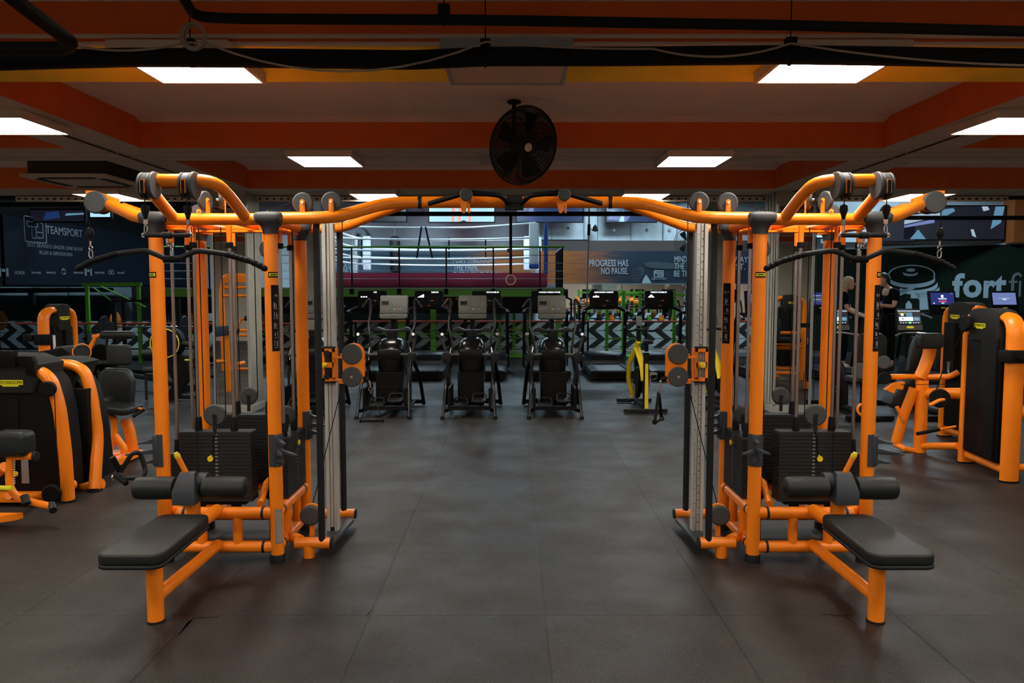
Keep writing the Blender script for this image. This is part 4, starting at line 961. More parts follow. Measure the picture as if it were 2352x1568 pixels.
Y0 = 6.42
t = thing('leg_machine', 'low machine with black stack cover just behind the one at the left edge', 'weight machine', (-3.6, 6.6, 0))
b = MB(); b.tube([a_(140, 836), a_(168, 838), a_(195, 852), a_(210, 900), a_(225, 1000), V(a_(240, 1128).x - .0, Y0 - .15, .012)], .056, n=24, fr=.10, sy=.8, up=(0, -1, 0)); mk('frame_tube', b, orange, t)
mk('foot_plate', MB().disc(V(a_(240, 1128).x, Y0 - .15, .007), (0, 0, 1), .064, .014), blackm, t)
front_poly([(60, 850), (160, 850), (190, 890), (210, 960), (222, 1060), (226, 1100), (90, 1100)], Y0 + .05, .28, shroudm, 'stack_cover', t)
front_poly([(158, 893), (200, 893), (206, 1010), (214, 1108), (166, 1110)], Y0 - .10, .14, shroudm, 'side_cover', t, bev=.008)
front_poly([(80, 833), (100, 824), (150, 824), (182, 834), (172, 850), (160, 893), (110, 893), (84, 850)], Y0 - .02, .34, capm, 'head_cap', t, bev=.03)
badge(t, W(116, 868, Y0 - .03), FRONT, .19)
b = MB(); b.tube([W(150, 1120, Y0), W(232, 1112, Y0 - .1)], .05, n=16); mk('floor_tube', b, orange, t)
b = MB(); b.torus(W(176, 1118, Y0 - .12), (1, 0, 0), .02, .006, n=14, k=6); mk('ring_bolt', b, darkp, t)

# black seat with orange legs
Y0 = 7.5
t = thing('machine_seat', 'black high-backed machine seat on curved orange legs left of the left tower', 'weight machine seat', (-3.9, 7.5, 0))
mk('headrest', MB().pad(rrect(.235, .205, .035, 5), .07, .02, FRONT, a_(278, 814, .1)), padm, t)
mk('backrest', MB().pad([(-.15, -.18), (.12, -.19), (.165, -.16), (.18, .06), (.13, .17), (.09, .19), (-.11, .19), (-.15, .15), (-.185, .0)], .10, .03, FRONT @ Matrix.Rotation(R(-3), 3, 'Z'), a_(275, 887, .1)), padm, t)
mk('seat', MB().pad(rrect(.34, .40, .08, 5), .075, .025, Matrix.Rotation(R(8), 3, 'Y'), a_(272, 944, -.1)), padm, t)
mk('side_pad', MB().pad(rrect(.15, .15, .05, 5), .14, .03, FRONT, a_(247, 925, -.05)), padm, t)
b = MB(); b.tube([a_(300, 938), a_(320, 938, -.05), a_(331, 940, -.1)], .013, n=10, fr=.02); mk('side_handle', b, orange, t)
mk('handle_grip', MB().cyl(a_(331, 940, -.1), a_(306, 956, -.2), .017, n=12), blackm, t)
b = MB(); b.tube([a_(288, 962), a_(297, 985), a_(302, 1010), V(a_(302, 1010).x + .02, Y0, .02)], .052, n=16, fr=.05)
b.tube([a_(240, 962, -.2), a_(262, 955, -.2), a_(263, 1005, -.2), a_(248, 1040, -.2)], .03, n=14, fr=.05)
b.tube([a_(264, 1000, -.2), a_(286, 1030, -.2), a_(286, 1040, -.2)], .035, n=12, fr=.03)
b.tube([a_(225, 1053, -.2), a_(270, 1048, -.2), a_(304, 1042, 0)], .035, n=14); b.tube([a_(222, 1010), a_(250, 1008)], .05, n=12); b.box((-3.95, 7.3, .05), (.4, .5, .05)); mk('base', b, orange, t)

# rear left machine with cap, and the arm with a roller
t, mid, M, n_ = shroud_machine('selector_machine', 'orange framed machine with narrow black stack cover at the far left', (-5.34, 8.55), (-5.27, 8.98), 1.50, (1, -.16, 0), r=.072, cr=.14, badge_u=.45, badge_w=.15)
b = MB(); c = V(-5.34, 8.55, 1.13); b.pad(rrect(.18, .14, .03, 4), .12, .01, None, c - V(0, 0, .06)); b.pad(rrect(.10, .08, .02, 3), .08, .01, None, c + V(-.14, -.05, -.02)); mk('clamp', b, blackm, t)
b = MB(); b.box(W(125, 790, 8.45), (.025, .01, .20)); mk('weight_numbers', b, white, t)
Y0 = 8.1
t = thing('curl_machine', 'orange arm with long black foam roller and padded block at the far left', 'weight machine', (-4.7, 8.1, 0))
mk('roller', MB().lathe([(.03, 0), (.042, .006), (.044, .02), (.044, .34), (.042, .352), (.03, .358)], a_(232, 769), (1, .0, .0), n=24), padm, t)
b = MB(); b.tube([a_(196, 818), a_(214, 785), a_(220, 773), a_(234, 768)], .022, n=14, fr=.02); b.box(a_(221, 771), (.07, .05, .025)); mk('arm', b, orange, t)
b = MB(); b.disc(a_(190, 812, -.05), (.55, -1, .1), .085, .05, n=28); mk('pivot_disc', b, darkp, t)
b = MB(); b.torus(a_(188, 808, -.07), (.55, -1, .1), .086, .006, n=28); mk('disc_rim', b, orange, t)
front_poly([(124, 797), (176, 794), (180, 828), (128, 834)], Y0, .2, bracket, 'padded_block', t, bev=.02)
front_poly([(84, 808), (130, 800), (150, 812), (150, 826), (84, 828)], Y0 - .05, .12, shroudm, 'arm_cover', t, bev=.02)
b = MB(); b.disc(a_(142, 812, -.1), (.1, -1, 0), .062, .05); mk('cam', b, shroudm, t)
b = MB(); b.cyl(V(a_(180, 850).x, Y0 + .1, 0), V(a_(180, 850).x, Y0 + .1, .9), .04, n=16); b.cyl(V(a_(110, 850).x, Y0 + .1, 0), V(a_(110, 850).x, Y0 + .1, .9), .04, n=16); b.tube([V(a_(110, 850).x, Y0 + .1, .5), V(a_(180, 850).x, Y0 + .1, .5)], .035, n=12); mk('stand', b, orange, t)

# rower-like machine with a yellow ring
Y0 = 11.3
t = thing('rowing_machine', 'black rowing machine with a thin yellow ring on its flywheel housing', 'rowing machine', (-5.2, 11.3, 0))
c = a_(380, 788)
mk('flywheel_housing', MB().disc(c + V(0, .08, 0), (0, -1, 0), .25, .2, n=40), shroudm, t)
mk('yellow_ring', MB().torus(c + V(0, -.03, 0), (0, -1, 0), .216, .008, n=48), badgey, t)
b = MB(); b.rings([[V(c.x - .1, Y0 + .0, c.z - .15), V(c.x + .30, Y0, c.z - .20), V(c.x + .30, Y0 + .15, c.z - .20), V(c.x - .1, Y0 + .15, c.z - .15)], [V(c.x + .1, Y0, .28), V(c.x + .35, Y0, .38), V(c.x + .35, Y0 + .15, .38), V(c.x + .1, Y0 + .15, .28)], [V(c.x - .05, Y0, .02), V(c.x + .1, Y0, .02), V(c.x + .1, Y0 + .15, .02), V(c.x - .05, Y0 + .15, .02)]]); mk('body', b, shroudm, t)
b = MB(); b.tube([c + V(.2, .05, .0), c + V(.45, .1, -.05), c + V(.55, .1, -.1)], .05, n=12); b.tube([(c.x - .05, Y0 + .1, .05), (c.x + .5, Y0 + .1, .05)], .03, n=10); b.tube([c + V(.5, .1, -.08), (c.x + .5, Y0 + .1, .05)], .03, n=10); mk('rail', b, darkp, t)
mk('maker_mark', MB().box(W(432, 826, Y0 + .0), (.10, .01, .025)), badgey, t)
b = MB(); b.cyl(W(328, 812, Y0), W(360, 812, Y0), .06, n=18); b.cyl(W(330, 850, Y0), W(360, 850, Y0), .045, n=18); mk('leg_rollers', b, padm, t)
b = MB(); b.tube([W(330, 845, Y0), W(335, 870, Y0), V(W(335, 870, Y0).x, Y0, .02)], .02, n=10); mk('roller_stand', b, darkp, t)

# ================================================================== CARDIO ROWS
def cross_trainer():
    t = thing('cross_trainer', 'x', 'cross trainer')
    def p(n, b, m, par=t, **k): return mk(n, b, m, par, local=True, **k)
    # rear legs (towards the camera) from the pivots
    for s in (-1, 1):
        l = p('rear_leg', MB().tube([(s * .345, 0, .02), (s * .315, .16, .42), (s * .30, .42, .80)], .021, n=14, fr=.1), mat_gloss)
        p('leg_foot', MB().cyl((s * .347, -.01, 0), (s * .345, 0, .03), .029, n=14), blackm, l)
        p('front_leg', MB().tube([(s * .40, 1.15, .02), (s * .36, 1.0, .45), (s * .31, .5, .80)], .026, n=12, fr=.1), shroudm)
        b = MB(); b.pad([(-.05, -.075), (.02, -.095), (.055, -.04), (.05, .06), (.0, .075), (-.05, .05)] if s > 0 else [(-.055, -.04), (-.02, -.095), (.05, -.075), (.05, .05), (.0, .075), (-.05, .06)], .09, .02, FRONT, (s * .325, .46, .78)); pv = p('pivot_cover', b, darkp)
        b = MB(); b.tube([(s * .33, .42, .83), (s * .37, .38, .98), (s * .385, .36, 1.07), (s * .375, .30, 1.09)], .019, n=10, fr=.03); p('fixed_grip', b, greyp)
        b = MB(); b.disc((s * .368, .27, 1.095), (0, -1, .15), .022, .02, n=16); p('grip_end', b, chrome)
        p('cross_strut', MB().cyl((s * .30, .45, .80), (s * .17, .55, .80), .022, n=12), greyp)
        # moving handlebars
        h = p('handlebar', MB().tube([(s * .255, .60, .80), (s * .275, .62, 1.05), (s * .325, .76, 1.18), (s * .318, .86, 1.32), (s * .312, .88, 1.54), (s * .335, .87, 1.555), (s * .42, .85, 1.44)], .017, n=12, fr=.05), darkp)
        p('pulse_grip', MB().cyl((s * .317, .868, 1.34), (s * .314, .877, 1.44), .0195, n=14), chrome, h)
        p('side_rail', MB().tube([(s * .25, .62, .98), (s * .285, .60, .85), (s * .295, .58, .72)], .011, n=8), chrome)
        b = MB(); b.tube([(s * .26, .70, .85), (s * .30, .55, .55), (s * .27, .45, .22)], .017, n=10); b.tube([(s * .27, .45, .22), (s * .13, .30, .13)], .016, n=8); p('link_arm', b, shroudm)
        zz_ = .13 if s < 0 else .19
        b = MB(); b.pad(rrect(.20, .30, .04, 4), .03, .008, None, (s * .125, .30, zz_)); b.tube([(s * .125 - .095, .2, zz_ + .02), (s * .125 - .085, .34, zz_ + .10), (s * .125 + .085, .34, zz_ + .10), (s * .125 + .095, .2, zz_ + .02)], .009, n=8, fr=.04); p('pedal', b, darkp)
    # body
    b = MB(); rs = []
    for z, w_, d0, d1 in ((.25, .15, .62, 1.2), (.45, .18, .58, 1.25), (.70, .20, .55, 1.2), (.85, .195, .56, 1.12), (.95, .17, .60, 1.05), (1.0, .13, .68, .98), (1.02, .06, .75, .92)):
        cy, hy = (d0 + d1) / 2, (d1 - d0) / 2
        rs.append([V(w_ * math.copysign(abs(math.cos(a)) ** .6, math.cos(a)), cy + hy * math.copysign(abs(math.sin(a)) ** .6, math.sin(a)), z) for a in [2 * PI * k / 24 for k in range(24)]])
    b.rings(rs); body = p('body_shell', b, shell_gloss)
    b = MB(); b.pad(rrect(.33, .15, .06, 5), .02, .008, FRONT, (0, .568, .80)); p('window', b, shell_gloss, body)
    b = MB(); b.tube([(-.15, .52, .52), (.15, .52, .52)], .018, n=10); b.box((0, .80, .26), (.30, .72, .22)); b.tube([(-.34, .15, .08), (-.28, .3, .08), (-.28, 1.1, .08)], .025, n=10); b.tube([(.34, .15, .08), (.28, .3, .08), (.28, 1.1, .08)], .025, n=10); b.tube([(-.40, 1.15, .06), (.40, 1.15, .06)], .03, n=12); b.box((0, .52, .33), (.36, .04, .46)); b.box((0, .10, .13), (.56, .05, .05)); b.box((-.27, .4, .25), (.03, .6, .28)); b.box((.27, .4, .25), (.03, .6, .28)); p('base_frame', b, shroudm)
    b = MB(); b.pad([(-.07, -.05), (.07, -.05), (.075, .03), (.27, .025), (.255, .075), (.20, .10), (.10, .06), (-.10, .06), (-.20, .10), (-.255, .075), (-.27, .025), (-.075, .03)], .14, .01, FRONT, (0, .90, 1.07)); p('handle_tray', b, darkp)
    b = MB(); b.tube([(0, .92, 1.0), (0, 1.08, 1.25), (0, 1.10, 1.45)], .036, n=14); p('mast', b, shroudm)
    B = Matrix.Rotation(R(-18), 3, 'X') @ FRONT; c = V(0, 1.0, 1.46)
    cs_ = p('console', MB().pad(rrect(.40, .27, .02, 4), .05, .01, B, c - B.col[2] * .05 + V(0, 0, .02)), consolem)
    b = MB(); b.pad([(-.20, -.055), (-.17, -.075), (.17, -.075), (.20, -.055), (.20, 0), (-.20, 0)], .06, .01, B, c - B.col[2] * .05 + B @ V(0, -.12, 0)); b.box(c + B @ V(0, -.15, .012), (.12, .004, .006), B); p('console_shelf', b, consolem, cs_)
    b = MB()
    def k_(x, y, w_, h, mi): b.box(c + V(0, 0, .02) + B @ V(x, y, .001), (w_, h, .003), B, mi)
    k_(-.125, .02, .10, .055, 1)
    for i in range(6): k_(-.16 + i * .062, .095, .03 if i % 2 else .014, .005, 0)
    for i in range(3):
        for j in range(3): k_(.0 + i * .04, .055 - j * .025, .012, .008, 0)
        for j in range(5): k_(.13 + i * .018, .05 - j * .018, .008, .005, 0)
    k_(-.12, -.05, .12, .004, 0); k_(-.12, -.07, .12, .004, 0); k_(-.13, .062, .06, .006, 0)
    for i, mi in enumerate((2, 3, 4)): k_(.01 + i * .042, -.072, .024, .024, mi)
    p('keypad', b, [greyl, blackm, grnm, redm, blum], cs_)
    return t
mat_gloss = mat('gloss_black_tube', (.005, .005, .0055), .18)
shell_gloss = mat('gloss_black_shell', (.004, .0045, .005), .22, spec=.4)
ct = cross_trainer()
lab = ['black cross trainer half hidden behind the left tower column', 'black cross trainer with grey console, left one of the three in the open', 'black cross trainer with grey console, middle one of the three in the open', 'black cross trainer with grey console, right one of the three in the open']
for i, x in enumerate((-2.78, -1.69, -.565, .57)):
    o = ct if i == 0 else copy_tree(ct); o['label'] = lab[i]; o['group'] = 'cross trainers in a row'; o.location = (x, 9.75, 0)

def led_treadmill():
    t = thing('treadmill', 'x', 'treadmill')
    def p(n, b, m, par=t, **k): return mk(n, b, m, par, local=True, **k)
    b = MB(); b.box((0, .95, .11), (.80, 1.9, .14)); b.box((0, .02, .10), (.62, .04, .1)); dk = p('deck', b, shroudm)
    p('belt', MB().box((0, .85, .186), (.52, 1.55, .012)), treadm, dk)
    p('rear_roller', MB().cyl((-.27, .04, .155), (.27, .04, .155), .035, n=16), darkp, dk)
    for s in (-1, 1):
        b = MB(); b.rings([[V(s * .27, y, .18), V(s * .27, y, z), V(s * .40, y, z - .02), V(s * .42, y, .10)] if s > 0 else [V(s * .42, y, .10), V(s * .40, y, z - .02), V(s * .27, y, z), V(s * .27, y, .18)] for y, z in ((.03, .20), (1.3, .21))]); p('side_rail', b, treadm)
    b = MB(); rs = []
    for y, z in ((1.28, .20), (1.34, .34), (1.48, .42), (1.80, .40), (1.92, .25)):
        rs.append([V(-.43, y, .06), V(.43, y, .06), V(.43, y, z - .04), V(.37, y, z), V(-.37, y, z), V(-.43, y, z - .04)])
    b.rings(rs); h = p('motor_hood', b, treadm); p('hood_recess', MB().pad(rrect(.50, .10, .03, 4), .02, .005, Matrix.Rotation(R(-30), 3, 'X') @ FRONT, (0, 1.33, .31)), blackm, h)
    for s in (-1, 1): p('upright', MB().tube([(s * .43, 1.55, .1), (s * .43, 1.45, .7), (s * .42, 1.38, 1.22)], .035, n=14, fr=.1), shroudm)
    b = MB(); b.tube([(-.43, 1.10, 1.22), (-.43, 1.36, 1.25), (-.25, 1.44, 1.33), (.25, 1.44, 1.33), (.43, 1.36, 1.25), (.43, 1.10, 1.22)], .032, n=12, fr=.07, sy=1.3)
    p('handrail', b, shroudm)
    p('stop_key', MB().box((0, 1.39, 1.355), (.07, .03, .02)), redm)
    B = Matrix.Rotation(R(-12), 3, 'X') @ FRONT; c = V(0, 1.46, 1.50)
    cs_ = p('console', MB().pad(rrect(.58, .32, .03, 4), .06, .012, B, c - B.col[2] * .06), blackm)
    b = MB(); b.box(c + B @ V(0, -.19, -.02), (.40, .06, .04), B); p('tray', b, shroudm, cs_)
    b = MB()
    for i in range(3): b.box(c + B @ V(.02 + i * .045, -.045, .002), (.018, .014, .003), B, (0, 1, 2)[i])
    for i in range(5):
        for j in range(4): b.box(c + B @ V(.0 + i * .045, .09 - j * .03, .002), (.008, .006, .003), B, 3)
    p('keys', b, [grnm, ledr, blum, greyp], cs_)
    return t
tm = led_treadmill()
texts = ['5 GO', 'PLEASE C40', 'BUILT OR PRESS GO', '5 CHOOSE A WORKOUT OR PRES', 'PLEASE CHOOSE A WORKOUT', 'WORKOUT OR PRESS GO']
where = ['leftmost', 'second from the left', 'third from the left', 'behind the right cross trainer', 'directly left of the yellow exercise bikes', 'farthest right, beside the pillar']
xs_ = [-2.83, -1.68, -.52, .68, 1.86, 2.98]
Bc = Matrix.Rotation(R(-12), 3, 'X') @ FRONT
profs = ([3, 3, 0, 3, 3, 0, 3, 3], [1, 2, 3, 4, 5, 6, 7, 8], [2, 3, 2, 3], [2, 2, 2], [2, 4, 3, 4, 6, 3, 4, 4], [1, 3, 5, 7, 7, 5, 3, 1])
for i, x in enumerate(xs_):
    o = copy_tree(tm); o['label'] = 'black treadmill with lit text display, %s' % where[i]; o['group'] = 'black treadmills in the back row'; o.location = (x, 13.75, 0)
    c = V(0, 1.46, 1.50)
    xo = (.06, .12, .13, .08, 0, -.01)[i]
    b = textmb(texts[i], .036, Bc, c + Bc @ V(xo, .125, .004), sx=.78, off=.0006)
    for j, q in enumerate(profs[i]):
        if q and i not in (2, 3): b.box(c + Bc @ V(-.22 + j * .016, .02 + q * .004, .004), (.015, .008 * q, .003), Bc)
    mk('lit_display', b, led, o, local=True)
for ch in list(tm.children_recursive): bpy.data.objects.remove(ch)
bpy.data.objects.remove(tm)

def spin_bike():
    t = thing('spin_bike', 'x', 'exercise bike')
    def p(n, b, m, par=t, **k): return mk(n, b, m, par, local=True, **k)
    b = MB(); b.pad(rrect(.60, .07, .01, 2), .055, .008, None, (0, .03, .01)); p('rear_foot', b, darkp)
    b = MB(); b.pad(rrect(.52, .07, .01, 2), .055, .008, None, (0, 1.0, .01)); p('front_foot', b, darkp)
    b = MB(); b.tube([(0, .03, .06), (0, 1.0, .07)], .035, n=10); b.tube([(.0, .05, .06), (.02, .12, .42), (.03, .18, .82)], .04, n=12, sy=.8); p('seat_post', b, shroudm)
    b = MB(); b.rings([[V(-.02, -.005, .07), V(.03, -.005, .07), V(.035, .06, .68), V(-.005, .06, .68)], [V(-.02, -.02, .07), V(.03, -.02, .07), V(.035, .045, .68), V(-.005, .045, .68)]]); p('post_stripe', b, yellowp)
    b = MB(); b.tube([(-.03, .95, .12), (-.10, .92, .35), (-.10, .85, .62), (-.05, .70, .78), (-.02, .55, .96)], [.02, .03, .045, .055, .04] if False else .034, n=12, sy=1.6, fr=.08)
    b.tube([(-.03, .62, .86), (.03, .45, .60), (.035, .35, .40)], .035, n=12, sy=1.4, fr=.08); p('frame', b, yellowp)
    b = MB(); b.disc((.0, .72, .34), (1, 0, 0), .23, .05, n=40); b.disc((.05, .45, .30), (1, 0, 0), .12, .03, n=28); b.pad(rrect(.5, .28, .12, 5), .06, .02, Matrix(((0, 0, 1), (1, 0, 0), (0, 1, 0))), (.02, .55, .35)); p('flywheel', b, shroudm)
    b = MB(); b.cyl((-.02, .55, .95), (-.01, .60, 1.10), .03, n=12); p('stem', b, shroudm)
    b = MB(); b.tube([(-.25, .35, 1.17), (-.19, .45, 1.10), (0, .60, 1.12), (.17, .45, 1.10), (.24, .35, 1.15)], .018, n=10, fr=.06); b.tube([(-.09, .28, 1.16), (-.07, .5, 1.12)], .017, n=8); b.tube([(.07, .28, 1.16), (.06, .5, 1.12)], .017, n=8); p('handlebar', b, darkp)
    b = MB(); b.pad(rrect(.085, .15, .02, 3), .02, .005, Matrix.Rotation(R(-20), 3, 'X') @ FRONT, (-.02, .52, 1.24)); cn = p('console', b, greyp)
    b = MB(); rs = []
    for y, w_, z in ((.0, .075, .97), (.06, .08, .985), (.15, .045, .98), (.26, .02, .985), (.28, .01, .98)): rs.append([V(.02 + w_ * math.cos(a), y, z + .025 * math.sin(a)) for a in [2 * PI * k / 12 for k in range(12)]])
    b.rings(rs); b.cyl((.02, .13, .84), (.02, .13, .97), .03, n=10); p('saddle', b, blackm)
    for s, z in ((-1, .16), (1, .50)):
        b = MB(); b.box((s * .11 + .02, .42, (z + .33) / 2), (.015, .03, abs(z - .33) + .03)); b.box((s * .16 + .02, .42, z), (.09, .09, .025)); b.torus((s * .16 + .02, .40, z - .04), (0, 1, .3), .045, .005, n=18, k=5); p('pedal', b, chrome)
    return t
sb_ = spin_bike(); sb_.location = (1.83, 10.18, 0); sb_['label'] = 'yellow and black spin bike standing clear in front of the treadmills'; sb_['group'] = 'yellow spin bikes'
s2 = copy_tree(sb_); s2.location = (2.98, 10.45, 0); s2['label'] = 'yellow and black spin bike mostly hidden behind the right tower column'

# ------------------------------------------------------------------ right-hand cardio with colour screens
def scr_tiles(w_, h, style):
    """colour screen content as small flat tiles (x, y, w, h, material index)"""
    if style == 'grid':
        T = [(0, 0, w_, h, 0), (0, h * .44, w_, h * .1, 5), (-w_ * .31, h * .18, w_ * .30, h * .30, 4), (-w_ * .31, h * .27, w_ * .30, h * .06, 6), (-w_ * .31, h * .16, w_ * .12, h * .14, 1), (0, h * .18, w_ * .28, h * .30, 3), (w_ * .31, h * .18, w_ * .30, h * .30, 4),
             (-w_ * .31, -h * .14, w_ * .30, h * .28, 1), (0, -h * .14, w_ * .30, h * .28, 1), (w_ * .31, -h * .14, w_ * .30, h * .28, 3), (w_ * .31, -h * .14, w_ * .18, h * .06, 5), (-w_ * .30, -h * .14, w_ * .05, h * .12, 4), (0, -h * .42, w_, h * .16, 4), (0, -h * .42, w_ * .12, h * .1, 2)]
        T += [(-w_ * .4 + i * w_ * .11, -h * .42, w_ * .04, h * .05, 1) for i in range(8) if i not in (3, 4)]
        return T
    if style == 'blue': return [(0, 0, w_, h, 7), (0, h * .20, w_ * .10, h * .22, 1), (0, 0, w_ * .36, h * .05, 1), (0, -h * .10, w_ * .28, h * .03, 5), (0, -h * .24, w_ * .34, h * .08, 8), (0, -h * .38, w_ * .12, h * .08, 2), (-w_ * .38, -h * .38, w_ * .06, h * .06, 1), (w_ * .40, h * .42, w_ * .12, h * .03, 5)]
    if style == 'slate': return [(0, 0, w_, h, 9), (0, h * .04, w_ * .5, h * .06, 5), (0, -h * .06, w_ * .16, h * .05, 1)]
    return [(0, 0, w_, h, 7)] + [(-w_ * .2 + (i % 2) * .02, h * (.25 - i * .16), w_ * .45, h * .06, 6 if i % 2 else 5) for i in range(4)] + [(w_ * .3, h * .2, w_ * .14, h * .2, 9), (-w_ * .4, -h * .4, w_ * .06, h * .05, 1)]
SM = [scr_black, scr_white, scr_green, scr_cyan, scr_black, scr_grey, badgey, scr_blue, scr_red, scr_blue2]
def add_screen(par, c, B, w_, h, style):
    b = MB()
    for k_, (x, y, a, g, mi) in enumerate(scr_tiles(w_, h, style)): b.box(Vector(c) + B @ V(x, y, .001 + .0006 * k_), (a, g, .0008), B, mi)
    return mk('lit_screen', b, SM, par, local=True)
def screen_treadmill(x, style, where, i):
    t = thing('treadmill', 'dark treadmill facing the green wall, %s' % where, 'treadmill', group='screen treadmills before the green wall')
    def p(n, b, m, par=t, **k): return mk(n, b, m, par, local=True, **k)
    b = MB(); b.box((0, .9, .11), (.84, 1.9, .15)); dk = p('deck', b, shroudm); p('belt', MB().box((0, .8, .192), (.54, 1.6, .012)), treadm, dk)
    b = MB(); rs = []
    for y, z in ((1.55, .2), (1.62, .34), (1.8, .40), (2.0, .26)): rs.append([V(-.45, y, .05), V(.45, y, .05), V(.43, y, z), V(-.43, y, z)])
    b.rings(rs); p('motor_hood', b, treadm)
    for s in (-1, 1): p('upright', MB().tube([(s * .44, 1.7, .1), (s * .44, 1.5, .95), (s * .40, 1.42, 1.22)], .035, n=12, fr=.1), shroudm)
    b = MB(); b.tube([(-.43, .95, 1.12), (-.43, 1.40, 1.20), (.43, 1.40, 1.20), (.43, .95, 1.12)], .028, n=12, fr=.08); b.box((0, 1.40, 1.16), (.8, .16, .05)); p('handrail', b, treadm)
    B = Matrix.Rotation(R(-14), 3, 'X') @ FRONT; c = V(0, 1.42, 1.50)
    cs_ = p('console', MB().pad([(-.27, -.30), (.27, -.30), (.27, .16), (-.27, .16)], .05, .012, B, c - B.col[2] * .052), blackm)
    add_screen(cs_, c, B, .46, .24, style); b = MB().box(c + B @ V(0, -.185, .003), (.09, .022, .004), B); p('maker_badge', b, badgey, cs_)
    t.location = (x, 13.4, 0); return t
for i, (x, st, wh) in enumerate(((4.86, 'list', 'leftmost, behind the right tower'), (6.08, 'list', 'under the blond woman'), (7.30, 'list', 'under the standing man'), (8.48, 'blue', 'with the blue and pink screen'), (9.70, 'slate', 'with the pale slate screen'))):
    screen_treadmill(x, st, wh, i)
def screen_bike(x, y, where):
    t = thing('recumbent_bike', 'dark seated exercise bike with bright tiled screen, %s' % where, 'exercise bike', group='seated exercise bikes with screens')
    def p(n, b, m, par=t, **k): return mk(n, b, m, par, local=True, **k)
    B = Matrix.Rotation(R(-14), 3, 'X') @ FRONT; c = V(0, .95, 1.30)
    cs_ = p('console', MB().pad([(-.19, -.20), (.19, -.20), (.17, .125), (-.17, .125)], .04, .01, B, c - B.col[2] * .042), blackm)
    add_screen(cs_, c, B, .32, .20, 'grid'); b = MB(); b.box(c + B @ V(0, -.15, -.004), (.35, .075, .012), B, 0); b.pad(rrect(.10, .032, .012, 3), .004, .001, B, c + B @ V(0, -.15, .002), mi=1); p('console_chin', b, [greyp, badgey], cs_)
    b = MB(); b.cyl((0, .95, .5), (0, 1.0, 1.2), .035, n=12); p('mast', b, shroudm)
    b = MB(); rs = []
    for z, w_, a, e in ((.1, .10, .55, 1.15), (.35, .12, .6, 1.2), (.6, .10, .7, 1.15), (.72, .05, .85, 1.05)): rs.append([V(w_ * math.cos(q), (a + e) / 2 + (e - a) / 2 * math.sin(q), z) for q in [2 * PI * k / 18 for k in range(18)]])
    b.rings(rs); p('body_shell', b, shroudm)
    b = MB(); b.tube([(-.28, .75, 1.05), (-.10, .92, 1.08), (.10, .92, 1.08), (.28, .75, 1.05)], .016, n=10, fr=.05); p('handlebar', b, chrome)
    b = MB(); b.pad(rrect(.42, .36, .08, 5), .08, .03, None, (0, .05, .48)); p('seat', b, padm)
    b = MB(); b.pad(rrect(.40, .52, .12, 6), .07, .03, FRONT, (0, -.08, .88)); p('backrest', b, padm)
    b = MB(); b.tube([(0, -.1, .06), (0, 1.1, .06)], .05, n=10); b.box((0, -.15, .04), (.6, .08, .06)); b.box((0, 1.2, .04), (.6, .08, .06)); b.cyl((0, .05, .06), (0, .05, .48), .04, n=12); b.tube([(0, -.1, .46), (0, -.13, .7)], .03, n=8); p('base', b, shroudm)
    for s in (-1, 1):
        b = MB(); b.box((s * .17, .62, .38 + s * .1), (.09, .1, .025)); b.box((s * .12, .68, .38 + s * .05), (.015, .12, .03)); p('pedal', b, greyp)
    t.location = (x, y, 0); return t
screen_bike(4.62, 9.75, 'seen through the right tower'); screen_bike(5.66, 9.75, 'right of the right tower')

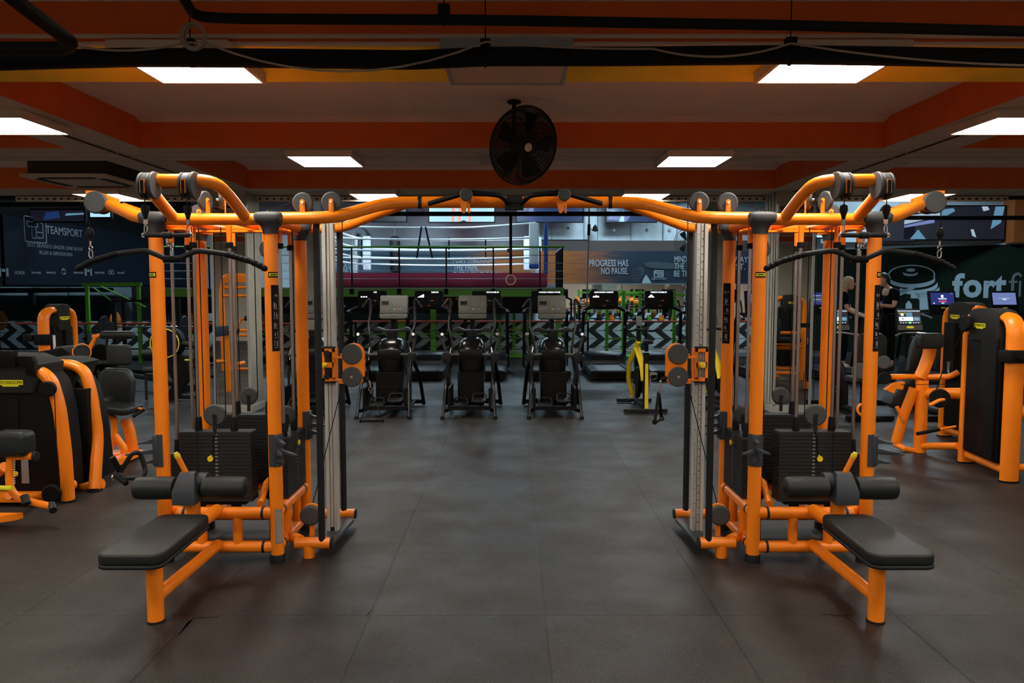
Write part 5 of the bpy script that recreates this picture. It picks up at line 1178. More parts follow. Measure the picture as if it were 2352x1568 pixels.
# ------------------------------------------------------------------ two people
def person(name, label, loc, rz, h, joints, shirt, trousers, hairm, hairlen, armskin=True):
    t = thing(name, label, 'person', (0, 0, 0))
    k = h / 1.75
    J = {n: Vector(c) * k for n, c in joints.items()}
    def skinobj(nm, chains, m, par, sub=2):
        vs, es, rad = [], [], []; idx = {}
        for ch in chains:
            prev = None
            for key, pt, r in ch:
                if key not in idx: idx[key] = len(vs); vs.append(tuple(pt)); rad.append(r)
                if prev is not None: es.append((prev, idx[key]))
                prev = idx[key]
        me = bpy.data.meshes.new(nm); me.from_pydata(vs, es, []); o = bpy.data.objects.new(nm, me); C.objects.link(o); o.parent = par
        OFF[o.name] = V(0, 0, 0)
        md = o.modifiers.new('skin', 'SKIN'); md.use_smooth_shade = True; md.branch_smoothing = .6
        for i, r in enumerate(rad): 
            sv = me.skin_vertices[0].data[i]; sv.radius = (r if isinstance(r, tuple) else (r, r)); sv.use_root = (i == 0)
        s_ = o.modifiers.new('sub', 'SUBSURF'); s_.levels = sub; s_.render_levels = sub
        me.materials.append(m)
        return o
    j = lambda n, r: (n, J[n], r * k if not isinstance(r, tuple) else (r[0] * k, r[1] * k))
    body = [[j('pelvis', (.15, .11)), j('waist', (.13, .10)), j('chest', (.155, .11)), j('collar', (.09, .07)), j('neck', .052), j('head_base', .06)],]
    for s in 'lr':
        body.append([j('collar', (.09, .07)), j('sh_' + s, .055), j('el_' + s, .042), j('wr_' + s, .027), j('palm_' + s, (.034, .018))])
        pa, pd = J['palm_' + s], (J['palm_' + s] - J['wr_' + s]).normalized(); side = pd.cross(V(0, 0, 1)); side = side.normalized() if side.length > .1 else V(1, 0, 0)
        for f in range(4):
            a = pa + side * (f - 1.5) * .019 * k + pd * .03 * k; ln = (.06, .07, .065, .05)[f] * k
            body.append([j('palm_' + s, (.034, .018)), ('f%s%d' % (s, f), a, .0095), ('g%s%d' % (s, f), a + pd * ln * .5 - V(0, 0, .006), .009), ('h%s%d' % (s, f), a + pd * ln * .85 - V(0, 0, .025), .008)])
        a = pa + side * .035 * k
        body.append([j('palm_' + s, (.034, .018)), ('t%s' % s, a, .011), ('u%s' % s, a + pd * .035 * k + side * .012, .0095)])
        body.append([j('pelvis', (.15, .11)), j('hip_' + s, .09), j('kn_' + s, .06), j('an_' + s, .042), j('toe_' + s, .035)])
    skinobj('body', body, skin, t)
    # head joined on the neck, with face
    hc = J['head']; B = Matrix.Rotation(joints_yaw, 3, 'Z')
    b = MB(); rs = []
    for z, rx, ry, oy in ((-.118, .022, .03, -.035), (-.11, .042, .052, -.03), (-.085, .055, .075, -.015), (-.05, .064, .088, -.004), (-.01, .070, .094, 0), (.035, .073, .097, .004), (.075, .066, .088, .006), (.105, .042, .058, .006), (.12, .01, .015, .006)):
        rs.append([hc + B @ V(rx * math.cos(a), oy + ry * math.sin(a), z) * k for a in [2 * PI * q / 20 for q in range(20)]])
    b.rings(rs)
    b.sph(hc + B @ V(0, -.102, -.015) * k, (.012, .018, .02), 10, 8)       # nose
    for s in (-1, 1):
        b.sph(hc + B @ V(s * .074, .0, -.005) * k, (.008, .018, .03), 10, 8); b.sph(hc + B @ V(s * .03, -.082, .012) * k, (.014, .010, .008), 10, 6, mi=1)
    b.sph(hc + B @ V(0, -.090, -.062) * k, (.024, .008, .007), 10, 6, mi=2)
    mk('head', b, [skin, darkhair, redm], t, local=True)
    b = MB(); rs = []
    for z, rx, ry, oy in ((-.09 if hairlen else -.03, .058, .045, .062), (-.04, .078, .062, .050), (.0, .080, .074, .036), (.04, .082, .092, .016), (.08, .076, .096, .010), (.115, .05, .066, .01), (.132, .012, .02, .01)):
        rs.append([hc + B @ V(rx * math.cos(a), oy + ry * math.sin(a), z) * k for a in [2 * PI * q / 20 for q in range(20)]])
    b.rings(rs); mk('hair', b, hairm, t, local=True)
    sh = [[j('pelvis', (.16, .12)), j('waist', (.145, .115)), j('chest', (.175, .125)), j('collar', (.10, .08))]]
    for s in 'lr':
        m_ = J['sh_' + s].lerp(J['el_' + s], .75); sh.append([j('collar', (.10, .08)), j('sh_' + s, .072), ('m' + s, m_, .058 * k)])
    skinobj('shirt', sh, shirt, t)
    tr = [[j('waist', (.135, .108)), j('pelvis', (.165, .125))]]
    for s in 'lr': tr.append([j('pelvis', (.165, .125)), j('hip_' + s, .105), j('kn_' + s, .075), (('an' + s), J['an_' + s] + V(0, 0, .05), .055 * k)])
    skinobj('trousers', tr, trousers, t)
    for s in 'lr':
        b = MB(); f = J['toe_' + s]; a = J['an_' + s]; d = (f - a); d.z = 0; d = d.normalized(); sd = d.cross(V(0, 0, 1)); rs = []
        for q, w_, hh in ((-.06, .03, .07), (-.02, .038, .09), (.06, .042, .075), (.14, .046, .05), (.19, .03, .03)):
            cc = V(a.x, a.y, 0) + d * q * k; rs.append([cc + sd * w_ * x_ + V(0, 0, z_ * hh) for x_, z_ in ((-1, 0), (1, 0), (1, .5), (.6, 1), (-.6, 1), (-1, .5))])
        b.rings(rs); mk('shoe', b, darkp if s == 'l' else darkp, t, local=True, sharp=70)
    t.location = loc; t.rotation_euler = (0, 0, rz); return t
base = dict(pelvis=(0, 0, .95), waist=(0, 0, 1.10), chest=(0, -.01, 1.30), collar=(0, 0, 1.44), neck=(0, -.01, 1.50), head_base=(0, -.02, 1.56), head=(0, -.03, 1.635),
            sh_l=(-.19, 0, 1.41), sh_r=(.19, 0, 1.41), hip_l=(-.09, 0, .90), hip_r=(.09, 0, .90), kn_l=(-.10, -.02, .50), kn_r=(.10, -.02, .50), an_l=(-.10, .0, .09), an_r=(.10, .0, .09), toe_l=(-.11, -.12, .04), toe_r=(.11, -.12, .04))
joints_yaw = 0
w1 = dict(base); w1.update(el_l=(-.23, -.08, 1.14), wr_l=(-.20, -.30, 1.03), palm_l=(-.19, -.36, 1.01), el_r=(.23, -.08, 1.14), wr_r=(.20, -.30, 1.03), palm_r=(.19, -.36, 1.01), head=(0, -.07, 1.63), head_base=(0, -.04, 1.56))
person('person', 'person with short blond hair and black t-shirt, reaching forward, seen through the right tower', (6.16, 13.95, .198), R(62), 1.72, w1, blackcloth, blackcloth, blond, True)
w2 = dict(base); w2.update(el_l=(-.27, -.10, 1.14), wr_l=(-.06, -.26, 1.22), palm_l=(.02, -.28, 1.24), el_r=(.27, -.10, 1.14), wr_r=(.06, -.28, 1.17), palm_r=(-.02, -.30, 1.18), head=(0, -.15, 1.62), head_base=(0, -.11, 1.55), neck=(0, -.07, 1.49), collar=(0, -.03, 1.44))
person('person', 'person in black clothes standing with folded arms beside the outer post of the right tower', (7.03, 14.0, .198), R(-82), 1.80, w2, blackcloth, blackcloth, darkhair, False)

# ================================================================== THE HALL BEHIND
# low chevron wall and red rail
mk('wall_low', MB().box((-1.9, 19.0, .53), (17.6, .08, .68)), chevm, kind='structure', label='low barrier wall printed with black and pale chevrons')
mk('trim_60', MB().box((-1.9, 18.9, .07), (17.6, .25, .14)), plinthm, kind='structure', label='pale kerb under the chevron wall')
def rail_fence(name, x0, x1, y, ztop, zw, posts, mtop, mwire, label, z0=0.0):
    t = thing(name, label, 'railing', ((x0 + x1) / 2, y, z0))
    mk('top_rail', MB().tube([(x0, y, ztop), (x1, y, ztop)], .022, n=10), mtop, t)
    for z in zw: mk('wire', MB().tube([(x0, y, z), (x1, y, z)], .006, n=6), mwire, t)
    for x in posts: mk('post', MB().box((x, y, (z0 + ztop) / 2), (.045, .03, ztop - z0)), blackm, t)
    return t
rail_fence('railing', -10.7, -4.3, 16.2, .945, (.75, .56, .38, .2), [-10.2, -8.8, -7.4, -6.0, -4.6], redrail, blackm, 'red topped wire railing in front of the chevron wall at the left')
rail_fence('railing', -3.6, 5.5, 16.8, .96, (.76, .58, .40), [-3.5, -2.2, -.9, .4, 1.7, 3.0, 4.3, 5.4], redrail, blackm, 'red topped wire railing behind the row of treadmills')
# ring platform
X0, X1, YP = -8.2, 1.18, 17.2
mk('platform', MB().box(((X0 + X1) / 2, 21.2, 1.64), (X1 - X0, 8.0, .14)), darkwall, kind='structure', label='raised platform that carries the boxing ring')
t = thing('platform_frame', 'green steel frame along the front of the raised platform', 'steel frame', (-3.5, YP, 0))
mk('edge_strip', MB().box(((X0 + X1) / 2, YP - .02, 1.705), (X1 - X0 + .04, .10, .03)), galvd, t)
mk('beam', MB().box(((X0 + X1) / 2, YP, 1.60), (X1 - X0, .08, .18)), green, t)
for px in (470, 700, 922, 995, 1283): mk('column', MB().box((W(px, 700, YP).x, YP, .76), (.12 if px != 922 else .16, .10, 1.52)), green, t)
mk('cross_rail', MB().box(((X0 + X1) / 2, YP + .02, .66), (X1 - X0, .03, .03)), green, t)
mk('fascia_panel', MB().box(((X0 + X1) / 2, YP + .06, 1.33), (X1 - X0 - .1, .03, .40)), shroudm, t)
b = textmb('NO TIME', .30, FRONT, W(1050, 696, YP + .03), sx=.8, off=.008); mk('orange_lettering', b, terra, t)
b = textmb('ST', .26, FRONT @ Matrix.Rotation(R(8), 3, 'Z'), W(1147, 693, YP + .03), sx=.9, off=-.002); mk('green_lettering', b, mat('olive_print', (.10, .14, .09), .6), t)
t = thing('railing', 'green topped wire railing on the edge of the raised platform', 'railing', (-3.5, YP, 1.71))
zt = W(1176, 567, YP).z
mk('top_rail', MB().tube([(X0, YP, zt), (X1 + .02, YP, zt)], .022, n=10), green, t)
for yy in (586, 604, 622, 640): mk('wire', MB().tube([(X0, YP, W(1176, yy, YP).z), (X1, YP, W(1176, yy, YP).z)], .006, n=6), galvd if yy > 600 else blackm, t)
for px in (480, 590, 700, 808, 917, 1025, 1133, 1240):
    x = W(px, 600, YP).x; mk('post', MB().box((x, YP, (zt + 1.55) / 2), (.03, .03, zt - 1.55)), blackm, t); mk('post_bracket', MB().box((x, YP - .06, 1.63), (.09, .05, .13)), blackm, t)
t = thing('railing', 'side railing with dark vertical bars running back from the platform corner', 'railing', (1.2, 18.2, 1.71))
for i in range(8): mk('bar', MB().box((1.16, YP + .15 + i * .36, (1.71 + zt) / 2), (.03, .03, zt - 1.71)), blackm, t)
mk('top_rail', MB().tube([(1.16, YP, zt), (1.16, 20.0, zt)], .018, n=8), galvd, t)
# boxing ring
RX0, RX1, RY0, RY1 = -4.6, .58, 18.6, 23.6
t = thing('boxing_ring', 'boxing ring with maroon skirt and four white ropes on the raised platform', 'boxing ring', ((RX0 + RX1) / 2, 21.1, 1.71))
mk('ring_base', MB().box(((RX0 + RX1) / 2, 21.1, 1.88), (RX1 - RX0 + .5, 5.4, .34)), darkp, t)
b = MB(); n = 60; rs = []
for i in range(n + 1):
    x = RX0 - .28 + (RX1 - RX0 + .56) * i / n; o_ = .012 * math.sin(i * 1.7) + .006 * math.sin(i * .6)
    rs.append([V(x, 18.36 + o_, 1.74), V(x, 18.33, 1.93), V(x, 18.36, 2.06), V(x, 18.42, 2.06), V(x, 18.42, 1.74)])
b.rings(rs); mk('skirt', b, maroon, t)
mk('canvas', MB().box(((RX0 + RX1) / 2, 21.1, 2.065), (RX1 - RX0 + .4, 5.2, .03)), maroon, t)
rz = [W(1176, y, 18.7).z for y in (591, 572, 546, 519)]
for i, z in enumerate(rz):
    b = MB()
    for (xa, ya, xb, yb) in ((RX0, RY0, RX1, RY0), (RX1, RY0, RX1, RY1), (RX1, RY1, RX0, RY1), (RX0, RY1, RX0, RY0)):
        q = [V(xa + (xb - xa) * s / 10, ya + (yb - ya) * s / 10, z - .05 * 4 * (s / 10) * (1 - s / 10) + (.07 if i == 3 and ya == yb == RY0 and s > 7 else 0) * (s - 7) / 3) for s in range(11)]
        b.tube(q, .026, n=8)
    mk('rope', b, ropew, t)
for (x, y, m) in ((RX0 - .3, RY0 - .1, 0), (RX1 + .26, RY0 + .1, 1), (RX0 - .3, RY1 + .2, 0), (RX1 + .3, RY1 + .2, 0)):
    po = mk('corner_post', MB().cyl((x, y, 2.06), (x, y, 3.30), .055, n=16), bluepad if m else padwhite, t)
for (x, y) in ((RX0 + .03, RY0 + .12), (RX1 - .04, RY0 + .1), (RX0 + .1, RY1 - .1), (RX1 - .1, RY1 - .1)):
    b = MB(); b.pad(rrect(.24, 1.05, .04, 4), .14, .03, FRONT, (x, y, 2.78)); mk('corner_pad', b, padwhite, t)
b = MB(); b.pad(rrect(.24, .12, .03, 4), .15, .02, FRONT, (RX1 - .04, RY0 + .09, 2.24)); mk('corner_pad_foot', b, bluepad, t)
for (x, dx) in ((-2.22, -.12), (-2.12, .16)):
    b = MB(); z1 = rz[3] - .03; q = [V(x + dx * s / 4, RY0 - .03, z1 - (z1 - rz[0] + .02) * s / 4) for s in range(5)]
    b.rings([[p_ + V(-.022, -.004, 0), p_ + V(.022, -.004, 0), p_ + V(.022, .004, 0), p_ + V(-.022, .004, 0)] for p_ in q]); mk('tie_strap', b, blackm, t)
for x in (-4.3, -3.7, -1.55, -.65):
    b = MB(); b.box((x, RY0 - .0, (rz[0] + rz[2]) / 2), (.035, .008, rz[2] - rz[0])); mk('spacer_strap', b, blackm, t)
# punch bag and pads inside the ring area
t = thing('punch_bag', 'dark hanging punch bag behind the ring ropes', 'punch bag', (-2.8, 24.2, 1.8))
c = W(907, 560, 24.2)
mk('bag', MB().lathe([(.10, 0), (.17, .05), (.17, 1.05), (.14, 1.12), (.05, 1.16)], (c.x, 24.2, 2.2), n=20), darkp, t)
mk('chain', MB().cyl((c.x, 24.2, 3.3), (c.x, 24.2, 4.8), .01, n=6), chrome, t)
t = thing('column', 'round white column right of the boxing ring', 'column', (.95, 20.2, 0)); c = W(1230, 560, 24.15)
mk('shaft', MB().cyl((c.x, 24.15, 0), (c.x, 24.15, 4.8), .145, n=24), padwhite, t)
t = thing('drain_pipe', 'pale pipe bend on the far wall seen through the ring ropes', 'pipe', (-4.4, 25, 2.5))
mk('run', MB().tube([W(812, 700, 25.36), W(812, 528, 25.36), W(838, 532, 25.36), W(838, 610, 25.36)], .11, n=14, fr=.2), wallc, t)

# far-wall fittings
t = thing('air_duct', 'large galvanised air duct stepping down along the far wall', 'air duct', (3, 24.6, 3.2))
Yd = 24.3
pp = [(1212, 450), (1212, 550), (1352, 550), (1368, 560), (1530, 560), (1548, 571), (1760, 571), (1760, 450)]
q = [W(x, y, Yd) for x, y in pp]; b = MB(); M = FRONT; c = q[0]
b.rings([[V(v.x, v.y + d, v.z) for v in q] for d in (1.1, 0)]); mk('duct', b, galv, t)
for x0_ in (1267, 1342, 1373, 1449, 1524, 1556): 
    zb = W(x0_, 550 if x0_ < 1352 else (560 if x0_ < 1535 else 571), Yd).z; x = W(x0_, 500, Yd).x
    mk('flange', MB().box((x, Yd - .02, (zb + 4.6) / 2), (.045, .04, 4.6 - zb)), galvd, t)
for x0_, y0_ in ((1305, 524), (1360, 525), (1411, 529), (1486, 528), (1539, 529)):
    mk('bolt_plate', MB().disc(W(x0_, y0_, Yd - .02), (0, -1, 0), .045, .03, n=16), chrome, t)
mk('bulkhead', MB().box((4.2, 24.6, 2.98), (7.2, 1.4, .44)), brownm, kind='structure', label='brown boxed bulkhead under the air duct', origin=(0, 0, 0))
navy = (.012, .030, .055)
bm1 = nodes_grad('orange_to_navy_print', 1.6, 3.2, (.42, .14, .03), navy)
bm2 = nodes_grad('navy_to_orange_print', 3.2, 4.6, (.05, .11, .17), (.42, .14, .03))
t = thing('banner', 'long banner reading PROGRESS HAS NO PAUSE, fading from orange to navy', 'banner', (0, 0, 0)); Yb = 22.0
z0, z1 = W(1350, 651, Yb).z, W(1350, 576, Yb).z; x0, x1 = W(1240, 600, Yb).x, 8.3
mk('panel', MB().box(((x0 + x1) / 2, Yb + .04, (z0 + z1) / 2), (x1 - x0, .06, z1 - z0)), bm1, t)
mk('bottom_rail', MB().box(((x0 + x1) / 2, Yb + .02, z0 - .01), (x1 - x0, .08, .02)), galvd, t)
def line(par, body, px0, px1, py, hpx, Y, m=cool_white, al='LEFT', bold=.012, name='lettering'):
    a, b_ = W(px0, py, Y), W(px1, py, Y); hh = hpx / FPX * Y
    s_ = hh / .70
    mb = textmb(body, s_, FRONT, (0, 0, 0), align='LEFT', ext=.003, off=bold * s_ * .8)
    xs0 = min(v[0] for v in mb.v); xs1 = max(v[0] for v in mb.v); k = (b_.x - a.x) / (xs1 - xs0)
    zs0 = min(v[2] for v in mb.v); zs1 = max(v[2] for v in mb.v); kz = hh / (zs1 - zs0) if not any(ch in body for ch in 'gpqyj,Q') else 1
    mb.v = [((v[0] - xs0) * k + a.x, v[1] + Y, (v[2] - (zs0 + zs1) / 2) * kz + a.z) for v in mb.v]
    return mk(name, mb, m, par)
line(t, 'PROGRESS HAS', 1353, 1443, 604, 15, Yb); line(t, 'NO PAUSE.', 1381, 1443, 622, 14.5, Yb)
line(t, 'MINDS', 1549, 1583, 595, 14, Yb); line(t, 'THE B', 1549, 1583, 611, 14, Yb); line(t, 'BE TH', 1548, 1583, 628, 14, Yb)
line(t, 'WAYS', 1684, 1724, 596, 14, Yb); line(t, 'ST.', 1690, 1712, 612, 14, Yb)
line(t, 'TEAMSPORT', 1496, 1531, 640, 4.5, Yb)
def frame_logo(par, px, py, w_, Y, m=cool_white):
    c = W(px, py, Y); s = w_ / FPX * Y / 2
    b = MB(); q = s * .09
    def seg(pts_): b.tube([V(c.x + x * s, Y - .005, c.z + y * s) for x, y in pts_], q, n=6, fr=s * .15)
    seg([(-1, .7), (1, .7), (1, -.7), (-1, -.7), (-1, .7)]); seg([(-.75, .35), (.3, .35), (.3, .05), (-.75, .05), (-.75, .35)]); seg([(-.3, .05), (-.3, -.45), (.0, -.45)]); seg([(.05, .1), (.05, -.4), (.75, -.4), (.75, .35), (.45, .35)]); seg([(.05, -.1), (.75, -.1)])
    return mk('frame_emblem', b, m, par)
frame_logo(t, 1513, 629, 20, Yb)
# pale arm and hand printed on the banner (plain shapes)
pm = mat('pale_figure_print', (.055, .085, .105), .6); pm2 = mat('mid_figure_print', (.03, .05, .068), .6)
def flat(par, pts_, Y, m, name='figure_print'):
    q = [W(x, y, Y) for x, y in pts_]
    b = MB(); 
    b.rings([[V(v.x, v.y + .004, v.z) for v in q], [V(v.x, v.y - .002, v.z) for v in q]])
    return mk(name, b, m, par)
flat(t, [(1478, 604), (1500, 600), (1560, 606), (1560, 618), (1500, 616), (1485, 612)], Yb, pm)
flat(t, [(1455, 622), (1470, 612), (1480, 618), (1478, 632), (1466, 648), (1456, 646), (1450, 634)], Yb, pm)
for i in range(4): flat(t, [(1452, 620 + i * 7), (1466, 616 + i * 7), (1474, 618 + i * 7), (1466, 621 + i * 7), (1453, 624 + i * 7)], Yb - .01, pm2)
flat(t, [(1478, 640), (1484, 630), (1492, 642), (1496, 650), (1474, 650)], Yb, cool_white)
# banner behind the ring
t = thing('banner', 'blue and orange banner reading PUSH THROUGH THE PAIN behind the boxing ring', 'banner', (0, 0, 0)); Yb2 = 25.42
q0, q1 = W(765, 640, Yb2), W(1240, 560, Yb2)
bm2 = nodes_grad('blue_to_orange_print', -1.6, -.4, (.035, .085, .13), (.46, .16, .04))
mk('panel', MB().box(((q0.x + q1.x) / 2, Yb2 + .04, 2.55), (q1.x - q0.x, .06, 1.15)), bm2, t)
line(t, 'PUSH THROUGH', 1040, 1132, 597, 12, Yb2); line(t, 'THE PAIN.', 1041, 1098, 614, 13, Yb2); line(t, 'EVERY SINGLE DAY', 1041, 1153, 630, 12, Yb2)
line(t, "'S EAS", 768, 805, 610, 13, Yb2); line(t, 'JUST', 774, 810, 622, 12, Yb2); line(t, 'NT IN ONE', 768, 826, 589, 10, Yb2)
# mirror along the foot of the far wall
for i, (xa, xb) in enumerate(((1.4, 3.2), (3.24, 5.04), (5.08, 6.9))):
    t = thing('wall_mirror', 'tall mirror under the long banner, %s of the three' % ('left', 'middle', 'right')[i], 'mirror', ((xa + xb) / 2, 22.06, 0))
    mk('glass', MB().box(((xa + xb) / 2, 22.06, .98), (xb - xa, .02, 1.66)), mirrorm, t)
    mk('bottom_channel', MB().box(((xa + xb) / 2, 22.05, .14), (xb - xa, .04, .03)), framem, t)

# screens on the upper walls
def tv(label, px0, px1, py0, py1, Y, tiles, name='wall_screen'):
    a, b_ = W(px0, py1, Y), W(px1, py0, Y); t = thing(name, label, 'screen', ((a.x + b_.x) / 2, Y, a.z))
    mk('casing', MB().box(((a.x + b_.x) / 2, Y + .05, (a.z + b_.z) / 2), (b_.x - a.x + .06, .08, b_.z - a.z + .06)), shroudm, t)
    b = MB()
    mats_ = [scr_lblue, scr_navy, scr_skin, scr_black, scr_blue2, scr_cyan, scr_grey, scr_blue]
    W_, H_ = b_.x - a.x, b_.z - a.z; cen = V((a.x + b_.x) / 2, Y + .009, (a.z + b_.z) / 2)
    b.box(cen, (W_, .002, H_), mi=tiles[0])
    for k_, (pts_, mi) in enumerate(tiles[1:]):
        q = [V(a.x + W_ * u, Y + .006 - .002 * k_, a.z + H_ * v) for u, v in pts_]; b.rings([[v + V(0, .001, 0) for v in q], q], mi=mi)
    mk('lit_picture', b, mats_, t)
leg = lambda x: [(x, .0), (x + .04, .0), (x + .055, .35), (x + .045, .8), (x, .8), (x + .01, .4)]
tv('wide pale blue screen showing bare legs above the ring', 986, 1135, 448, 509, 23.6, [0, (leg(.34), 2), (leg(.44), 2), (leg(.60), 2), ([(.38, .6), (.62, .6), (.60, 1.0), (.40, 1.0)], 3), ([(.47, 0), (.58, 0), (.53, .06)], 3)])
tv('dark navy screen with a blue glow right of the ring corner', 1187, 1338, 455, 509, 23.4, [1, ([(.16, 0), (.28, 0), (.26, .6), (.30, 1), (.2, 1)], 7), ([(.18, .3), (.25, .3), (.27, 1), (.2, 1)], 4), ([(.65, .3), (.95, .9), (.6, .8)], 7)])
tv('dark screen with purple streaks above the air duct', 1393, 1508, 455, 509, 23.4, [1, ([(.02, .1), (.4, .0), (.5, .3), (.1, .5)], 4), ([(.25, .0), (.36, .0), (.34, .5)], 0), ([(.05, .8), (.45, .9), (.4, .95)], 4)])
tv('small dark screen beside the left pulleys of the crossover', 790, 846, 445, 462, 23.4, [3, ([(.0, .3), (.5, .3), (.6, .9), (.1, .9)], 2), ([(.1, 0), (.5, 0), (.4, .3)], 0)])
tv('tall dark screen left of the screen with bare legs', 846, 932, 470, 508, 23.6, [3, ([(.3, .2), (.5, .4), (.6, .9), (.4, .8)], 1)])
tv('large screen showing dark rings above the green wall', 2076, 2310, 474, 549, 17.6, [3, ([(0, .45), (.38, .72), (.4, .9), (.0, .7)], 6), ([(0, .35), (.3, .5), (.3, .62), (0, .42)], 4), ([(.06, 0), (.22, 0), (.14, .3)], 5), ([(.86, .3), (.96, .5), (.99, 1), (.9, 1)], 5), ([(.0, .8), (.16, .82), (.14, 1), (0, 1)], 2), ([(.36, .62), (.5, .86), (.48, .95), (.34, .9)], 5), ([(.66, .3), (.68, .1), (.72, .05), (.69, .3)], 6), ([(.78, .85), (.84, .9), (.82, 1), (.76, 1)], 6)])
tv('dark blank screen behind the outer post of the right tower', 2028, 2104, 478, 553, 17.6, [3])
tv('pale window-like screen beside the mirror pillar', 1866, 1895, 500, 545, 17.6, [0])
tv('dark screen in a pale frame on the left wall side', 48, 192, 482, 508, 17.0, [3, ([(.35, .1), (.62, .3), (.6, .9), (.4, .8)], 1), ([(.7, .5), (1, .6), (1, .75), (.72, .7)], 5)])
tv('bright narrow screen behind the high pulley arm on the left', 207, 252, 484, 498, 17.0, [0])

# left wall banner (on the left side wall, running away from the camera)
XB = XL + .02
LM = Matrix(((0, 0, 1), (1, 0, 0), (0, 1, 0)))          # x along +Y, y up, normal +X
def onleft(px, py, x=XB): 
    dx = (px - 1176) / FPX; dy = (784 - py) / FPX; t_ = x / dx; return V(x, t_ * (CT + dy * ST), CAMZ + t_ * (-ST + dy * CT))
t = thing('banner', 'dark navy banner reading TEAMSPORT on the left wall', 'banner', (XB, 19, 1.8))
ya, yb = onleft(8, 600).y, onleft(430, 600).y
zb, ztp = 1.78, 3.25
navym = mat('navy_banner', (.0022, .006, .014), .7, spec=.12)
mk('panel', MB().box((XB + .0, (ya + yb) / 2, (zb + ztp) / 2), (.05, yb - ya, ztp - zb)), navym, t)
XT = XB + .028
lp = mat('pale_wall_print', (.17, .20, .22), .6)
def lline(body, px0, px1, py, hpx, bold=.012, m=lp):
    a, b_ = onleft(px0, py, XT), onleft(px1, py, XT); mid = onleft((px0 + px1) / 2, py, XT); hh = hpx / FPX * mid.y
    mb = textmb(body, hh / .7, LM, (0, 0, 0), align='LEFT', ext=.002, off=bold * hh)
    y0_ = min(v[1] for v in mb.v); y1_ = max(v[1] for v in mb.v); k = (b_.y - a.y) / (y1_ - y0_); zc_ = sum(v[2] for v in mb.v) / len(mb.v)
    mb.v = [(XT, 0, 0) if False else (v[0] + XT, (v[1] - y0_) * k + a.y, v[2] - zc_ + mid.z) for v in mb.v]
    return mk('lettering', mb, m, t)
lline('TEAMSPORT', 106, 189, 531, 17); lline('BEST BRANDS UNDER ONE ROOF', 63, 190, 567, 8.5, -.004); lline('IKLIN & BIRKIRKARA', 91, 167, 582, 8.5, -.004)
c = onleft(81, 528, XT); 
b = MB(); s = .31
def seg(pts_): b.tube([V(XT, c.y + x * s * 1.25, c.z + y * s * 1.0) for x, y in pts_], .014, n=6, fr=.05)
seg([(-1, .9), (1, .9), (1, -.9), (-1, -.9), (-1, .9)]); seg([(-.75, .55), (.2, .55), (.2, .2), (-.75, .2), (-.75, .55)]); seg([(-.35, .2), (-.35, -.6), (.0, -.6)]); seg([(.05, .15), (.05, -.55), (.7, -.55), (.7, .55), (.4, .55)]); seg([(.05, -.15), (.7, -.15)])
mk('frame_emblem', b, lp, t)
for tx, p0, p1 in (('HOKA', 34, 57), ('brooks', 73, 94), ('saucony', 107, 128), ('macron', 169, 191), ('speedo', 218, 240), ('inov8', 270, 285)): lline(tx, p0, p1, 626, 8 if tx == 'HOKA' else 5.5, .01, mat('pale_wall_print2', (.22, .27, .30), .6))
for px in (8, 152, 203, 256):
    c = onleft(px, 625, XT); b = MB(); L_ = .16
    if px == 152: b.torus((XT, c.y - .1, c.z + .02), (1, 0, 0), .075, .018, n=14, k=4, a0=R(200), a1=R(340)); b.torus((XT, c.y - .1, c.z + .0), (1, 0, 0), .075, .018, n=14, k=4, a0=R(20), a1=R(160))
    elif px == 256: b.torus((XT, c.y - .08, c.z), (1, 0, 0), .06, .014, n=14, k=4); b.torus((XT, c.y + .06, c.z), (1, 0, 0), .06, .014, n=14, k=4)
    else: b.box((XT, c.y - .12, c.z), (.004, .08, .18)); b.box((XT, c.y, c.z + .04), (.004, .1, .06)); b.box((XT, c.y + .12, c.z), (.004, .07, .18))
    mk('brand_mark', b, lp, t)
# mirrors on the left wall
for i, (a, e) in enumerate(((12.2, 15.2), (15.24, 18.24), (18.28, 21.3))):
    mk('wall_mirror', MB().box((XB + .0, (a + e) / 2, .98), (.03, e - a, 1.5)), mirrord, label='wide mirror below the navy banner on the left wall, %s one' % ('nearest', 'middle', 'farthest')[i], cat='mirror', origin=(XB, (a + e) / 2, 0))

# dark green wall on the right
GA, GB_ = V(8.0, 20.7, 0), V(12.45, 16.9, 0); gd = (GB_ - GA).normalized(); gn = V(gd.y, -gd.x, 0)
if gn.y > 0: gn = -gn
GM = Matrix((gd, V(0, 0, 1), gd.cross(V(0, 0, 1)))).transposed()
if GM.col[2].dot(gn) < 0: pass
def ong(px, py, off=.0):
    dx, dy = (px - 1176) / FPX, (784 - py) / FPX; d = V(dx, CT + dy * ST, -ST + dy * CT); o_ = V(0, 0, CAMZ); P_ = GA + gn * off
    return o_ + d * ((P_ - o_).dot(gn) / d.dot(gn))
ztop = 2.72
mk('wall_green', MB().rings([[GA - V(0, 0, 0), GB_, GB_ - gn * .15, GA - gn * .15], [v + V(0, 0, ztop) for v in (GA, GB_, GB_ - gn * .15, GA - gn * .15)]]), dgreen, kind='structure', label='dark green wall with a large pale logo on the right')
mk('trim_70', MB().rings([[v + V(0, 0, ztop) + gn * .04 for v in (GA, GB_, GB_ - gn * .9, GA - gn * .9)], [v + V(0, 0, ztop + .05) + gn * .04 for v in (GA, GB_, GB_ - gn * .9, GA - gn * .9)]]), galvd, kind='structure', label='grey capping on the dark green wall')
b = MB(); u0 = V(7.2, 17.75, 0)
mk('wall_upper', MB().box((9.6, 18.0, 3.7), (4.3, .5, 1.84)), wallc, kind='structure', label='pale blue grey wall above the green wall')
